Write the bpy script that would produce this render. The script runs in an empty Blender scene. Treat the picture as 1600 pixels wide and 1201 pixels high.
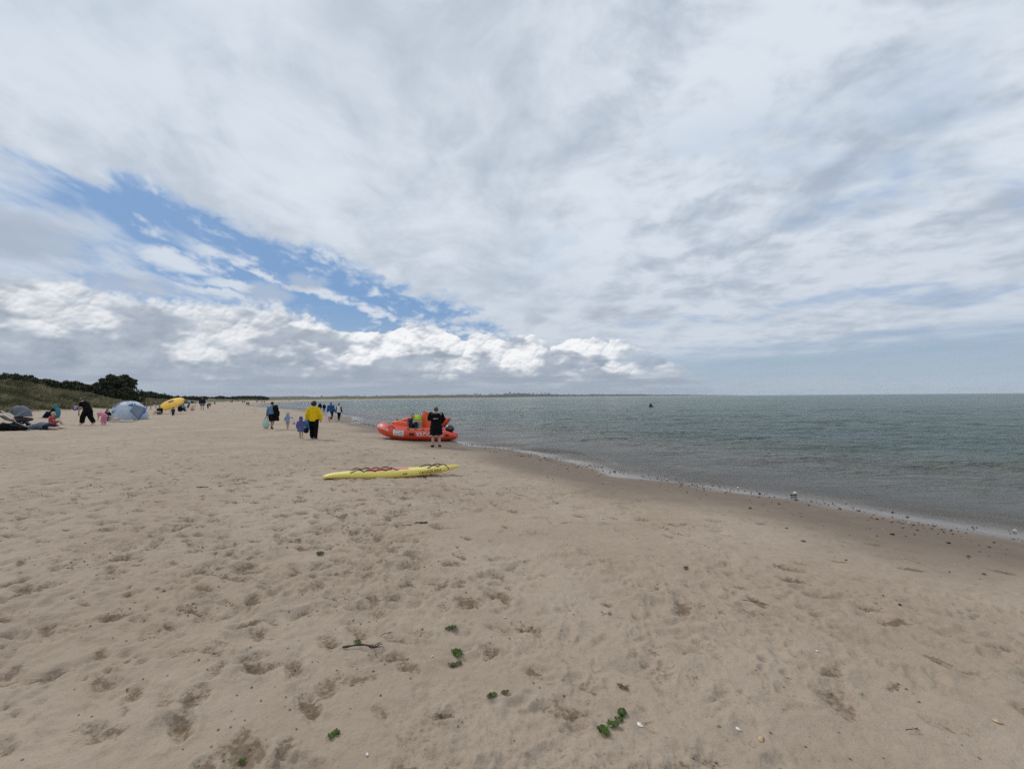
import bpy, bmesh, math, random
import numpy as np
from mathutils import Vector, Matrix
from math import radians as R
random.seed(7)
rng = np.random.default_rng(11)
S = bpy.context.scene
COL = S.collection

# ------------------------------------------------------------------ camera
EYE = 1.8
HAZE = 0.00005
cam_d = bpy.data.cameras.new('camera'); cam = bpy.data.objects.new('camera', cam_d); COL.objects.link(cam)
cam_d.sensor_width = 36; cam_d.lens = 16.0; cam_d.clip_start = 0.05; cam_d.clip_end = 40000
CAM_M = Matrix.Translation((0, 0, EYE)) @ Matrix.Rotation(R(90 + 1.57), 4, 'X') @ Matrix.Rotation(R(-0.45), 4, 'Z')
cam.matrix_world = CAM_M
S.camera = cam
S.cycles.use_denoising = False
S.cycles.use_adaptive_sampling = False
S.cycles.sample_clamp_direct = 4.0; S.cycles.sample_clamp_indirect = 3.0
S.view_settings.view_transform = 'Standard'; S.view_settings.look = 'None'
S.view_settings.gamma = 1; S.view_settings.exposure = 0; S.view_settings.use_curve_mapping = False

# ------------------------------------------------------------------ node expression helper
class Ex:
    def __init__(s, nt, sock): s.nt = nt; s.s = sock
    def _m(s, op, *a, clamp=False):
        n = s.nt.nodes.new('ShaderNodeMath'); n.operation = op; n.use_clamp = clamp
        for i, v in enumerate((s,) + a):
            if isinstance(v, Ex): s.nt.links.new(v.s, n.inputs[i])
            else: n.inputs[i].default_value = v
        return Ex(s.nt, n.outputs[0])
    def __add__(s, o): return s._m('ADD', o)
    __radd__ = __add__
    def __mul__(s, o): return s._m('MULTIPLY', o)
    __rmul__ = __mul__
    def __sub__(s, o): return s._m('SUBTRACT', o)
    def __rsub__(s, o): return s._m('MULTIPLY_ADD', -1.0, o)
    def __truediv__(s, o): return s._m('DIVIDE', o)
    def max(s, o): return s._m('MAXIMUM', o)
    def min(s, o): return s._m('MINIMUM', o)
    def pow(s, o): return s._m('POWER', o)
    def abs(s): return s._m('ABSOLUTE')
    def clamp(s): return s._m('ADD', 0.0, clamp=True)
    def ss(s, a, b, lo=0.0, hi=1.0):
        n = s.nt.nodes.new('ShaderNodeMapRange'); n.interpolation_type = 'SMOOTHSTEP'
        s.nt.links.new(s.s, n.inputs[0])
        for i, v in ((1, a), (2, b), (3, lo), (4, hi)): n.inputs[i].default_value = v
        return Ex(s.nt, n.outputs[0])

def vec(nt, x, y, z=0.0):
    n = nt.nodes.new('ShaderNodeCombineXYZ')
    for i, v in enumerate((x, y, z)):
        if isinstance(v, Ex): nt.links.new(v.s, n.inputs[i])
        else: n.inputs[i].default_value = v
    return n.outputs[0]

def noise(nt, v, scale, detail=6, rough=0.55, dist=0.0, dims='3D', out=0, ridged=False):
    n = nt.nodes.new('ShaderNodeTexNoise'); n.noise_dimensions = dims
    if ridged: n.noise_type = 'RIDGED_MULTIFRACTAL'
    if isinstance(v, Ex): v = v.s
    if v is not None: nt.links.new(v, n.inputs['Vector'])
    n.inputs['Scale'].default_value = scale; n.inputs['Detail'].default_value = detail
    n.inputs['Roughness'].default_value = rough; n.inputs['Distortion'].default_value = dist
    return Ex(nt, n.outputs[out])

def voro(nt, v, scale, detail=2, rough=0.5, smooth=0.6, feature='SMOOTH_F1'):
    n = nt.nodes.new('ShaderNodeTexVoronoi'); n.feature = feature
    if isinstance(v, Ex): v = v.s
    if v is not None: nt.links.new(v, n.inputs['Vector'])
    n.inputs['Scale'].default_value = scale
    n.inputs['Detail'].default_value = detail; n.inputs['Roughness'].default_value = rough
    if feature == 'SMOOTH_F1': n.inputs['Smoothness'].default_value = smooth
    return Ex(nt, n.outputs['Distance'])

def mixc(nt, f, a, b, blend='MIX'):
    n = nt.nodes.new('ShaderNodeMix'); n.data_type = 'RGBA'; n.blend_type = blend
    for k, v in ((0, f), (6, a), (7, b)):
        if isinstance(v, Ex): v = v.s
        if isinstance(v, bpy.types.NodeSocket): nt.links.new(v, n.inputs[k])
        elif isinstance(v, (int, float)): n.inputs[k].default_value = v
        else: n.inputs[k].default_value = (*v, 1)
    return n.outputs[2]

def curve(nt, x, pts):
    n = nt.nodes.new('ShaderNodeFloatCurve'); c = n.mapping.curves[0]
    c.points[0].location = pts[0]; c.points[1].location = pts[-1]
    for p in pts[1:-1]: c.points.new(*p)
    n.mapping.update(); nt.links.new(x.s, n.inputs['Value'])
    return Ex(nt, n.outputs[0])

# ------------------------------------------------------------------ array noise (sky, sand, water)
def _hash(ix, iy, seed):
    h = (ix.astype(np.uint32) * np.uint32(374761393) + iy.astype(np.uint32) * np.uint32(668265263) + np.uint32((seed * 2246822519) & 0xffffffff))
    h = (h ^ (h >> np.uint32(13))) * np.uint32(1274126177)
    return h ^ (h >> np.uint32(16))
def perlin(x, y, seed=0):
    fx, fy = np.floor(x), np.floor(y)
    ix, iy = fx.astype(np.int64), fy.astype(np.int64)
    dx, dy = (x - fx).astype(np.float32), (y - fy).astype(np.float32)
    u, v = dx * dx * dx * (dx * (dx * 6 - 15) + 10), dy * dy * dy * (dy * (dy * 6 - 15) + 10)
    def g(ox, oy):
        a = _hash(ix + ox, iy + oy, seed).astype(np.float32) * np.float32(2 * math.pi / 4294967296.0)
        return np.cos(a) * (dx - ox) + np.sin(a) * (dy - oy)
    a = g(0, 0); a += u * (g(1, 0) - a)
    b = g(0, 1); b += u * (g(1, 1) - b)
    return (a + v * (b - a)) * 1.5
def fbm(x, y, octs=5, rough=0.5, seed=0, lac=2.03):
    t = 0; am = 1.0; n = 0
    for i in range(octs):
        t = t + am * perlin(x, y, seed + i * 17); n += am
        x, y = x * lac + 5.3, y * lac - 3.1; am *= rough
    return t / n
def cells(x, y, seed=0):          # distance to the nearest feature point
    fx, fy = np.floor(x), np.floor(y); ix, iy = fx.astype(np.int64), fy.astype(np.int64)
    best = np.full(x.shape, 9.0, np.float32)
    for oy in (-1, 0, 1):
        for ox in (-1, 0, 1):
            h = _hash(ix + ox, iy + oy, seed)
            jx = (h & np.uint32(65535)).astype(np.float32) / 65535.0; jy = (h >> np.uint32(16)).astype(np.float32) / 65535.0
            d = (fx + ox + jx - x) ** 2 + (fy + oy + jy - y) ** 2
            best = np.minimum(best, d)
    return np.sqrt(best)
def sstep(a, b, x):
    t = np.clip((x - a) / (b - a), 0, 1); return t * t * (3 - 2 * t)
# ------------------------------------------------------------------ cloud map over the upper half of the sky: rgb = cloud radiance, a = cover
def cloud_patch(w, h, c0_, c1_, r1_):
    az1 = ((np.arange(w, dtype=np.float32) + 0.5) / w * 360 - 180)[c0_:c1_]
    el1 = ((np.arange(h, dtype=np.float32) + 0.5) / h * 90)[:r1_]
    AZ, EL = np.meshgrid(az1, el1)
    a, e = np.radians(AZ), np.radians(EL)
    x, y, z = np.sin(a) * np.cos(e), np.cos(a) * np.cos(e), np.sin(e)
    zz = z + 0.06
    px, py = x / zz, y / zz
    def mix(a_, b_, t): return a_ + (b_ - a_) * t
    def C(*v): return np.array(v, np.float32)
    def lerp3(c0, c1, t): return c0 + (c1 - c0) * t[..., None]
    cv = lambda pts: np.interp(AZ, [p[0] for p in pts], [p[1] for p in pts]).astype(np.float32)
    # sheet of altocumulus / altostratus
    wx, wy = fbm(px * .5, py * .5, 4, .5, 3), fbm(px * .5, py * .5, 4, .5, 31)
    qx, qy = px + wx * .5, py + wy * .5
    rx, ry = x / (z + .30), y / (z + .30)
    rwx, rwy = fbm(rx * 1.6, ry * 1.6, 4, .5, 203) * .30, fbm(rx * 1.6, ry * 1.6, 4, .5, 231) * .30
    rx, ry = rx + rwx, ry + rwy
    n1 = fbm(qx * .9, qy * .55, 6, .52, 5) * .30 + fbm(rx * 1.7 + 2, ry * 1.5, 7, .50, 205) * .85
    n2 = fbm(qx * 2.6 + .3 * qy, qy * 1.1, 6, .58, 9) * .45 + fbm(rx * 4.5, ry * 4.0, 6, .55, 209) * .7
    n3 = fbm(px * .35 + 1.3, py * .3, 2, .5, 40)
    ox, oy = x / (z + .13), y / (z + .13)
    mott = fbm(ox * 4.2 + rwx * 2, oy * 4.6 + rwy * 2, 7, .62, 77)
    rt = sstep(-6, 25, AZ)
    ripple = cells(ox * 6.5 + rwx * 5, oy * 5.5 + rwy * 5, 71)
    bri = .84 + n1 * .80 + n2 * .85 + mott * 1.25 * (.30 + .70 * rt) - (ripple - .45) * .24 * rt * sstep(40, 12, EL)
    # a darker streak of thicker cloud running up to the right
    ds = np.exp(-((AZ - 9 - (EL - 27) * .55) / 7.5) ** 2) * sstep(16, 24, EL) * sstep(60, 38, EL)
    bri -= ds * (.05 + 1.0 * np.clip(n2 + .10, 0, 1))
    sheet = lerp3(C(.425, .492, .590), C(.705, .770, .845), sstep(.0, 1.30, bri))
    sheet = lerp3(sheet, C(.470, .530, .620), .40 * sstep(22, 5, EL))
    lf = sstep(-22, -50, AZ) * sstep(19, 40, EL)
    sheet = lerp3(sheet, C(.47, .56, .70), .35 * lf)
    # the blue gap on the left and the wisps inside it
    gt = cv([(-75, 15), (-60, 17.5), (-47, 19.2), (-40, 19.4), (-35, 18.6), (-26, 16.2), (-16, 13.2), (-8, 10.8), (-2, 8.0), (3, 4), (20, -9)])
    sx, sy = px * 2.3 + py * .27, py * .62
    wq = fbm(px * 1.2, py * 1.2, 4, .5, 12) * .35
    w1 = fbm(sx + wq, sy, 7, .60, 21)
    w2 = fbm((px + .28 * py) * 5 + wq * 2, py * 2.4, 7, .64, 23)
    edge = gt - EL + w1 * 3.8 + w2 * 2.6 + mott * 2.2 + 1.5
    gap = sstep(-.5, 2.1, edge)
    lc = AZ + w1 * 22 + (EL - 14) * 1.3 + fbm(px * 2, py * 2, 5, .55, 55) * 14
    gap = gap * mix(.16, 1, sstep(-52, -35, lc))
    # a long white streak crossing the gap, and a few small ones
    st = cv([(-60, 19), (-38, 16.8), (-30, 14.6), (-26, 12.9), (-20, 11.3), (-14, 9.8), (-8, 8.6), (20, 5)])
    dstr = np.abs(EL - st + w1 * 2.0 + w2 * .8) / (.85 + .7 * w2 + .35 * mott)
    streak = sstep(1.0, .25, dstr) * sstep(-38, -33, AZ) * sstep(.0, .8, .55 + w2 * 1.6 + mott * 1.2)
    wisp = sstep(.13, .66, w1 * .8 + w2 * 1.0)
    inside = np.maximum(wisp * .85, streak * .93)
    for ca, ce, ra, re_ in ((-36.6, 13.9, 4.2, 1.15), (-31.5, 12.1, 3.0, .65), (-33, 11.2, 5.0, .35)):
        bl = ((AZ - ca + w2 * 3) / ra) ** 2 + ((EL - ce + (AZ - ca) * .16 + w2 * .9) / re_) ** 2
        inside = np.maximum(inside, sstep(1.2, .1, bl + (w2 + mott) * .9) * .9)
    cover = 1 - gap * (1 - inside)
    # thin places on the right, clear strip above the sea
    th = fbm(px * .55 + 4.1, py * .75 - 2.7 + wy * .4, 6, .55, 61)
    cover *= 1 - .52 * sstep(.06, .34, th + mott * .25) * rt * sstep(33, 20, EL)
    lowedge = EL + fbm(AZ * .03, EL * .55, 5, .55, 88) * 2.2 - .55 * sstep(8, 40, AZ)
    cover *= mix(.10, 1, sstep(3.4, 6.2, lowedge))
    gl = sstep(1.3, .2, ((AZ + 50) / 7.5) ** 2 + ((EL - 14.0) / 2.4) ** 2 + w2 * .8) * .8
    sheet = lerp3(sheet, C(.43, .48, .555), gl); cover = np.maximum(cover, gl)
    rgb = sheet
    gw = (gap * .75 * (1 - gl))[..., None]
    rgb = rgb * (1 - gw) + (C(.70, .755, .83)) * gw
    # distant bank of cumulus, seen from the side
    rows = int(h * 16 / 90)
    A, E = AZ[:rows], EL[:rows]
    X_, Y_ = A * .5, E * .62
    wxa, wya = fbm(X_ * .8, Y_ * .8, 3, .45, 101) * .42, fbm(X_ * .8, Y_ * .8, 3, .45, 102) * .42
    ux, uy = X_ + wxa, Y_ + wya
    def puff(s, sd, p=1.0):
        d = cells(ux * s, uy * s, sd); return 1 - np.clip(d * p, 0, 1.2) ** 2
    hb = fbm(X_ * .35, Y_ * .5, 3, .5, 111)
    H = (puff(.42, 1) * 1.25 + puff(1.0, 2) * .50 + puff(2.3, 3) * .20 + puff(5.1, 4) * .075 + puff(10.5, 5) * .022)
    top = np.interp(A, [-180, -60, -48, -43.5, -40, -35, -31, -27.5, -21.5, -15.7, -9.6, -4, 4, 10.4, 15.7, 20, 23.5, 27, 60, 180],
                    [8.5, 9.5, 9.9, 10.6, 9.6, 9.4, 9.0, 9.8, 8.0, 8.5, 7.7, 7.0, 6.5, 6.9, 5.1, 3.3, 1.5, -3, -3, -3]).astype(np.float32)
    soft = sstep(-17, -30, A)
    ed = top - E + hb * 1.5 + (H - 1.15) * 1.5 * mix(1, .6, soft) + fbm(X_ * 3, Y_ * 3, 5, .6, 7) * (.25 + .7 * soft)
    er = sstep(12, 22, A)
    al = mix(mix(sstep(0, .16, ed), sstep(-.7, .9, ed), soft), sstep(-.6, 1.0, ed), er * .8)
    gy, gx = np.gradient(H + fbm(X_ * 5, Y_ * 5, 4, .55, 19) * .07)
    px_deg = 90 / h
    nx, ny = -gx / px_deg, -gy / px_deg
    lam = (nx * -.45 + ny * 1.0)
    lam = lam / np.sqrt(1 + nx ** 2 + ny ** 2) * .9
    front = fbm(X_ * .33 + 9, Y_ * .55, 4, .55, 131)            # nearer, shaded banks in front of the bright towers
    expo = sstep(.40, -.30, front * 1.9 + (top - E - 2.2) * .16)
    lit = np.clip(.66 + lam * .62 + (H - 1.25) * .22, 0, 1)
    sun_ = lit * expo * mix(1, .70, soft) * mix(1, .6, er)
    shade = C(.400, .455, .535) + (fbm(X_ * .6, Y_ * 1.0, 6, .55, 141) * .16 + lam * .045)[..., None]
    sunw = C(.93, .945, .96)
    cc = shade + (sunw - shade) * np.clip(sun_ * 1.15, 0, 1)[..., None]
    sw = fbm(A * .09, E * 1.1, 6, .58, 151)
    lowc = lerp3(C(.345, .400, .485), C(.475, .530, .600), sstep(-.12, .55, sw))
    cc = lerp3(cc, lowc, sstep(4.4, .9, E + sw * 2.4 + hb * 1.5))
    fade = sstep(27, 13, A + hb * 9 + w1[:rows] * 6 + sw * 6)
    al = al * fade
    # small grey scraps above the bank
    for ca, ce, ra, re_ in ((-28.3, 11.6, 2.6, 1.5), (-40.0, 10.9, 4.6, 1.2), (-24.4, 13.2, 2.4, 1.1), (11.5, 10.2, 3.2, 1.0), (3.0, 9.6, 1.7, .7), (17.5, 9.7, 3.0, .8)):
        s_ = sstep(1.3, .1, ((A - ca + w2[:rows] * 2) / ra) ** 2 + ((E - ce + w2[:rows] * 1.0) / re_) ** 2) * .55
        r0 = rgb[:rows]; r0[:] = r0 * (1 - s_[..., None]) + C(.42, .465, .53) * s_[..., None]
        cover[:rows] = np.maximum(cover[:rows], s_)
    c0 = cover[:rows].copy(); r0 = rgb[:rows]
    newc = al + c0 * (1 - al)
    r0[:] = (cc * al[..., None] + r0 * (c0 * (1 - al))[..., None]) / np.maximum(newc, 1e-4)[..., None]
    cover[:rows] = newc
    # pale murk just above the sea
    m = sstep(2.4, 0, EL[:rows]) * .45
    rgb[:rows] = lerp3(rgb[:rows], C(.40, .475, .575), m); cover[:rows] = mix(cover[:rows], 1, m)
    return np.dstack([rgb, cover]).astype(np.float32)

def make_clouds(w=4096, h=1024):
    lo = cloud_patch(w // 4, h // 4, 0, w // 4, h // 4)
    for _ in range(2):
        lo = np.repeat(np.repeat(lo, 2, 0), 2, 1)
        lo = (np.roll(lo, 1, 1) + 2 * lo + np.roll(lo, -1, 1)) / 4
        lo[1:-1] = (lo[:-2] + 2 * lo[1:-1] + lo[2:]) / 4
    a0, a1, r1 = int(w * (180 - 75) / 360), int(w * (180 + 75) / 360), int(h * 50 / 90)
    hi = cloud_patch(w, h, a0, a1, r1)
    f = np.minimum(np.minimum(np.arange(a1 - a0), np.arange(a1 - a0)[::-1])[None, :] / 60.0, np.arange(r1)[::-1][:, None] / 60.0)
    f = np.clip(f, 0, 1)[..., None].astype(np.float32)
    lo[:r1, a0:a1] = lo[:r1, a0:a1] * (1 - f) + hi * f
    return lo.astype(np.float32)
# ------------------------------------------------------------------ world: clear sky (Nishita) behind a map of clouds
SUN_EL, SUN_AZ = 43.0, -52.0          # from the left, above the dunes
SKYSTR = 0.1
W = bpy.data.worlds.new('World'); S.world = W; W.use_nodes = True
CLOUDS = make_clouds()
cimg = bpy.data.images.new('clouds', CLOUDS.shape[1], CLOUDS.shape[0], alpha=True, float_buffer=True, is_data=True)
cimg.alpha_mode = 'CHANNEL_PACKED'; cimg.pixels.foreach_set(CLOUDS.ravel()); cimg.update(); cimg.pack()
nt = W.node_tree; nt.nodes.clear()
tc = nt.nodes.new('ShaderNodeTexCoord'); sp = nt.nodes.new('ShaderNodeSeparateXYZ')
nt.links.new(tc.outputs['Generated'], sp.inputs[0])
X, Y, Z = (Ex(nt, sp.outputs[i]) for i in range(3))
uv = vec(nt, X._m('ARCTAN2', Y) / (2 * math.pi) + 0.5, (Z._m('ARCSINE') / (math.pi / 2)).max(0.002).min(0.998))
ti = nt.nodes.new('ShaderNodeTexImage'); ti.image = cimg; ti.interpolation = 'Cubic'; ti.extension = 'EXTEND'
nt.links.new(uv, ti.inputs[0])
sky = nt.nodes.new('ShaderNodeTexSky'); sky.sky_type = 'NISHITA'; sky.sun_disc = False
sky.sun_elevation = R(SUN_EL); sky.sun_rotation = R(SUN_AZ); sky.altitude = 0
sky.air_density = 1.0; sky.dust_density = 0.6; sky.ozone_density = 1.6
el = Z._m('ARCSINE') * 57.2958
murk = mixc(nt, el.ss(2.0, 12.0), (3.45, 4.5, 5.8), (1.75, 3.25, 5.8))
blue = mixc(nt, 0.85, sky.outputs[0], murk)
cl = nt.nodes.new('ShaderNodeVectorMath'); cl.operation = 'SCALE'; cl.inputs[3].default_value = 1 / SKYSTR
nt.links.new(ti.outputs[0], cl.inputs[0])
skyc = mixc(nt, Ex(nt, ti.outputs[1]), blue, cl.outputs[0])
bg = nt.nodes.new('ShaderNodeBackground'); bg.inputs[1].default_value = SKYSTR
nt.links.new(skyc, bg.inputs[0])
wo = nt.nodes.new('ShaderNodeOutputWorld'); nt.links.new(bg.outputs[0], wo.inputs[0])
W.cycles.sampling_method = 'MANUAL'; W.cycles.sample_map_resolution = 1024

# ------------------------------------------------------------------ sun (veiled by the cloud sheet)
sd = bpy.data.lights.new('sun', 'SUN'); sun = bpy.data.objects.new('sun', sd); COL.objects.link(sun)
sd.energy = 1.5; sd.angle = R(10); sd.color = (1.0, 0.96, 0.90)
sdir = Vector((math.sin(R(SUN_AZ)) * math.cos(R(SUN_EL)), math.cos(R(SUN_AZ)) * math.cos(R(SUN_EL)), math.sin(R(SUN_EL))))
sun.rotation_euler = (-sdir).to_track_quat('-Z', 'Y').to_euler()
# ------------------------------------------------------------------ helpers for objects
MATS = {}
def tag(o, label=None, cat=None, group=None, kind=None):
    for k, v in (('label', label), ('category', cat), ('group', group), ('kind', kind)):
        if v: o[k] = v
    return o
def mesh_obj(name, verts, faces, mat=None, parent=None, smooth=True, loc=None):
    me = bpy.data.meshes.new(name)
    me.from_pydata([tuple(v) for v in verts], [], faces)
    if mat:
        me.materials.append(mat)
    if smooth: me.shade_smooth()
    o = bpy.data.objects.new(name, me); COL.objects.link(o)
    if parent: o.parent = parent
    if loc is not None: o.location = loc
    return o
def np_mesh(name, V, F, mat, parent=None, smooth=True, attrs=None):
    """V (n,3) float, F (m,k) int; fast mesh with optional per-point float attributes"""
    V = np.ascontiguousarray(V, np.float32); F = np.ascontiguousarray(F, np.int32); k = F.shape[1]
    me = bpy.data.meshes.new(name)
    me.vertices.add(len(V)); me.vertices.foreach_set('co', V.ravel())
    me.loops.add(F.size); me.loops.foreach_set('vertex_index', F.ravel())
    me.polygons.add(len(F)); me.polygons.foreach_set('loop_start', np.arange(0, F.size, k, dtype=np.int32))
    me.update(calc_edges=True)
    for n, a in (attrs or {}).items():
        at = me.attributes.new(n, 'FLOAT', 'POINT'); at.data.foreach_set('value', np.ascontiguousarray(a, np.float32))
    if mat: me.materials.append(mat)
    if smooth: me.shade_smooth()
    me.validate(clean_customdata=False)
    o = bpy.data.objects.new(name, me); COL.objects.link(o)
    if parent: o.parent = parent
    return o
def new_mat(name):
    m = bpy.data.materials.new(name); m.use_nodes = True
    t = m.node_tree; b = t.nodes['Principled BSDF']
    return m, t, b
def attr(t, name):
    n = t.nodes.new('ShaderNodeAttribute'); n.attribute_name = name
    return Ex(t, n.outputs['Fac'])
def objco(t):
    return t.nodes.new('ShaderNodeTexCoord').outputs['Object']
def bump(t, b, h, strength=0.3, dist=0.01):
    n = t.nodes.new('ShaderNodeBump'); n.inputs['Strength'].default_value = strength; n.inputs['Distance'].default_value = dist
    t.links.new(h.s, n.inputs['Height']); t.links.new(n.outputs[0], b.inputs['Normal'])
def simple(name, col, rough=0.6, vary=0.18, scale=9.0, bmp=0.0, spec=0.5, sheen=0.0, coat=0.0, metal=0.0):
    """a plain surface with uneven colour and a little relief"""
    if name in MATS: return MATS[name]
    m, t, b = new_mat(name)
    n = noise(t, objco(t), scale, 5, 0.6)
    lo = tuple(c * (1 - vary) for c in col); hi = tuple(min(1, c * (1 + vary)) for c in col)
    t.links.new(mixc(t, n.ss(0.3, 0.7), lo, hi), b.inputs['Base Color'])
    b.inputs['Roughness'].default_value = rough; b.inputs['Specular IOR Level'].default_value = spec
    b.inputs['Sheen Weight'].default_value = sheen; b.inputs['Coat Weight'].default_value = coat; b.inputs['Metallic'].default_value = metal
    if bmp: bump(t, b, noise(t, objco(t), scale * 3.5, 4, 0.6), 0.5, bmp)
    MATS[name] = m
    return m

# ------------------------------------------------------------------ land form
WATER_Z = -0.40
SHORE = np.array([(900, -1240), (60, -65), (12.4, .5), (7.75, 6.88), (6.98, 7.94), (6.02, 9.51), (5.08, 10.6), (3.39, 12.9), (2.14, 15.2), (0, 18.4), (-2.13, 21.6), (-12.6, 38.9), (-22, 59), (-31.9, 75.6), (-44.5, 93), (-62, 116), (-77, 137),
    (-100, 176), (-120, 220), (-143, 285), (-160, 380), (-158, 480), (-135, 620), (-90, 850), (-20, 1250), (60, 1800), (100, 3000), (700, 4500), (2000, 5500), (3200, 6300), (4500, 9200)], float)
DUNE = np.array([(400, -700), (0, -120), (-36, -40), (-44, 0), (-52, 30), (-58, 50), (-62, 60), (-65, 68), (-69, 78), (-77, 92), (-92, 118), (-115, 160), (-142, 210), (-178, 290),
    (-212, 400), (-215, 520), (-190, 680), (-145, 900), (-55, 1290), (40, 1812), (82, 3002), (686, 4516), (1988, 5514), (3188, 6316), (4484, 9202)], float)
def seg_dist(x, y, P):
    best = np.full(x.shape, 1e12, np.float64); side = np.zeros(x.shape)
    for (ax, ay), (bx, by) in zip(P[:-1], P[1:]):
        dx, dy = bx - ax, by - ay; L = dx * dx + dy * dy
        t = np.clip(((x - ax) * dx + (y - ay) * dy) / L, 0, 1)
        d = (ax + t * dx - x) ** 2 + (ay + t * dy - y) ** 2
        s = dx * (y - ay) - dy * (x - ax)
        # at a shared corner the segment with the larger sideways offset decides
        perp = np.abs(s) / math.sqrt(L)
        better = (d < best - 1e-7) | ((np.abs(d - best) <= 1e-7) & (perp > np.abs(side)))
        side = np.where(better, np.sign(s) * perp, side); best = np.minimum(best, d)
    return np.sqrt(best) * np.where(side >= 0, 1, -1)
def smooth_line(P, it=2):          # corner cutting keeps the shore free of kinks
    for _ in range(it):
        Q = [P[0]]
        for a, b in zip(P[:-1], P[1:]): Q += [a * .75 + b * .25, a * .25 + b * .75]
        P = np.array(Q + [P[-1]])
    return P
SHORE, DUNE = smooth_line(SHORE), smooth_line(DUNE, 1)
def shore_d(x, y):                 # + inland, - out at sea
    x = np.asarray(x, float); y = np.asarray(y, float)
    d = seg_dist(x, y, SHORE)
    w = perlin(x * .19, y * .19, 401) * .38 + perlin(x * .55, y * .55, 402) * .20
    return d + w * np.clip(np.hypot(x, y) / 12, 0, 3)
def ground(x, y, sd=None):
    x = np.asarray(x, float); y = np.asarray(y, float)
    s = shore_d(x, y) if sd is None else sd
    r = np.hypot(x, y)
    z = np.where(s < 0, WATER_Z + s * .055, WATER_Z + .36 * sstep(-1.2, 8.0, s) * 1.0 - .36 * sstep(-1.2, 8.0, np.zeros_like(s)) + .001 * np.clip(s, 0, 8))
    z = np.maximum(z, -3.0)
    z = z + np.where(s > 0, .012 * np.clip(s - 5, 0, 45), 0)
    dd = -seg_dist(x, y, DUNE) * -1
    H = np.interp(r, [0, 70, 120, 190, 300, 420, 900, 3500, 6000], [4.6, 4.8, 5.7, 3.9, 2.6, 2.1, 2.4, 3, 3])
    n = fbm(x / 17 + 3, y / 17, 4, .5, 301) * .6
    n2 = fbm(x / 5.5, y / 5.5, 4, .5, 305)
    dn = dd + n * 5 + n2 * 1.5
    far = np.clip(r / 600, 0, 1)
    dune = sstep(0, 13 + 60 * far, dn) * H * (1 + n * .38) + sstep(0, 3, dn) * (.25 + n2 * .5)
    return z + np.where(s > 4, dune, 0)

def polar(radii, angs):
    A, Rr = np.meshgrid(angs, radii)
    x, y = Rr * np.sin(A), Rr * np.cos(A)
    nr, na = len(radii), len(angs)
    i = np.arange((nr - 1) * na).reshape(nr - 1, na); j = np.roll(i, -1, axis=1)
    F = np.stack([i, j, j + na, i + na], -1).reshape(-1, 4)[:, ::-1]
    return x.ravel(), y.ravel(), F, A, Rr
def angles(half, nf, nb):
    return np.concatenate([np.linspace(-half, half, nf, endpoint=False), np.linspace(half, 2 * math.pi - half, nb, endpoint=False)])

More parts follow.
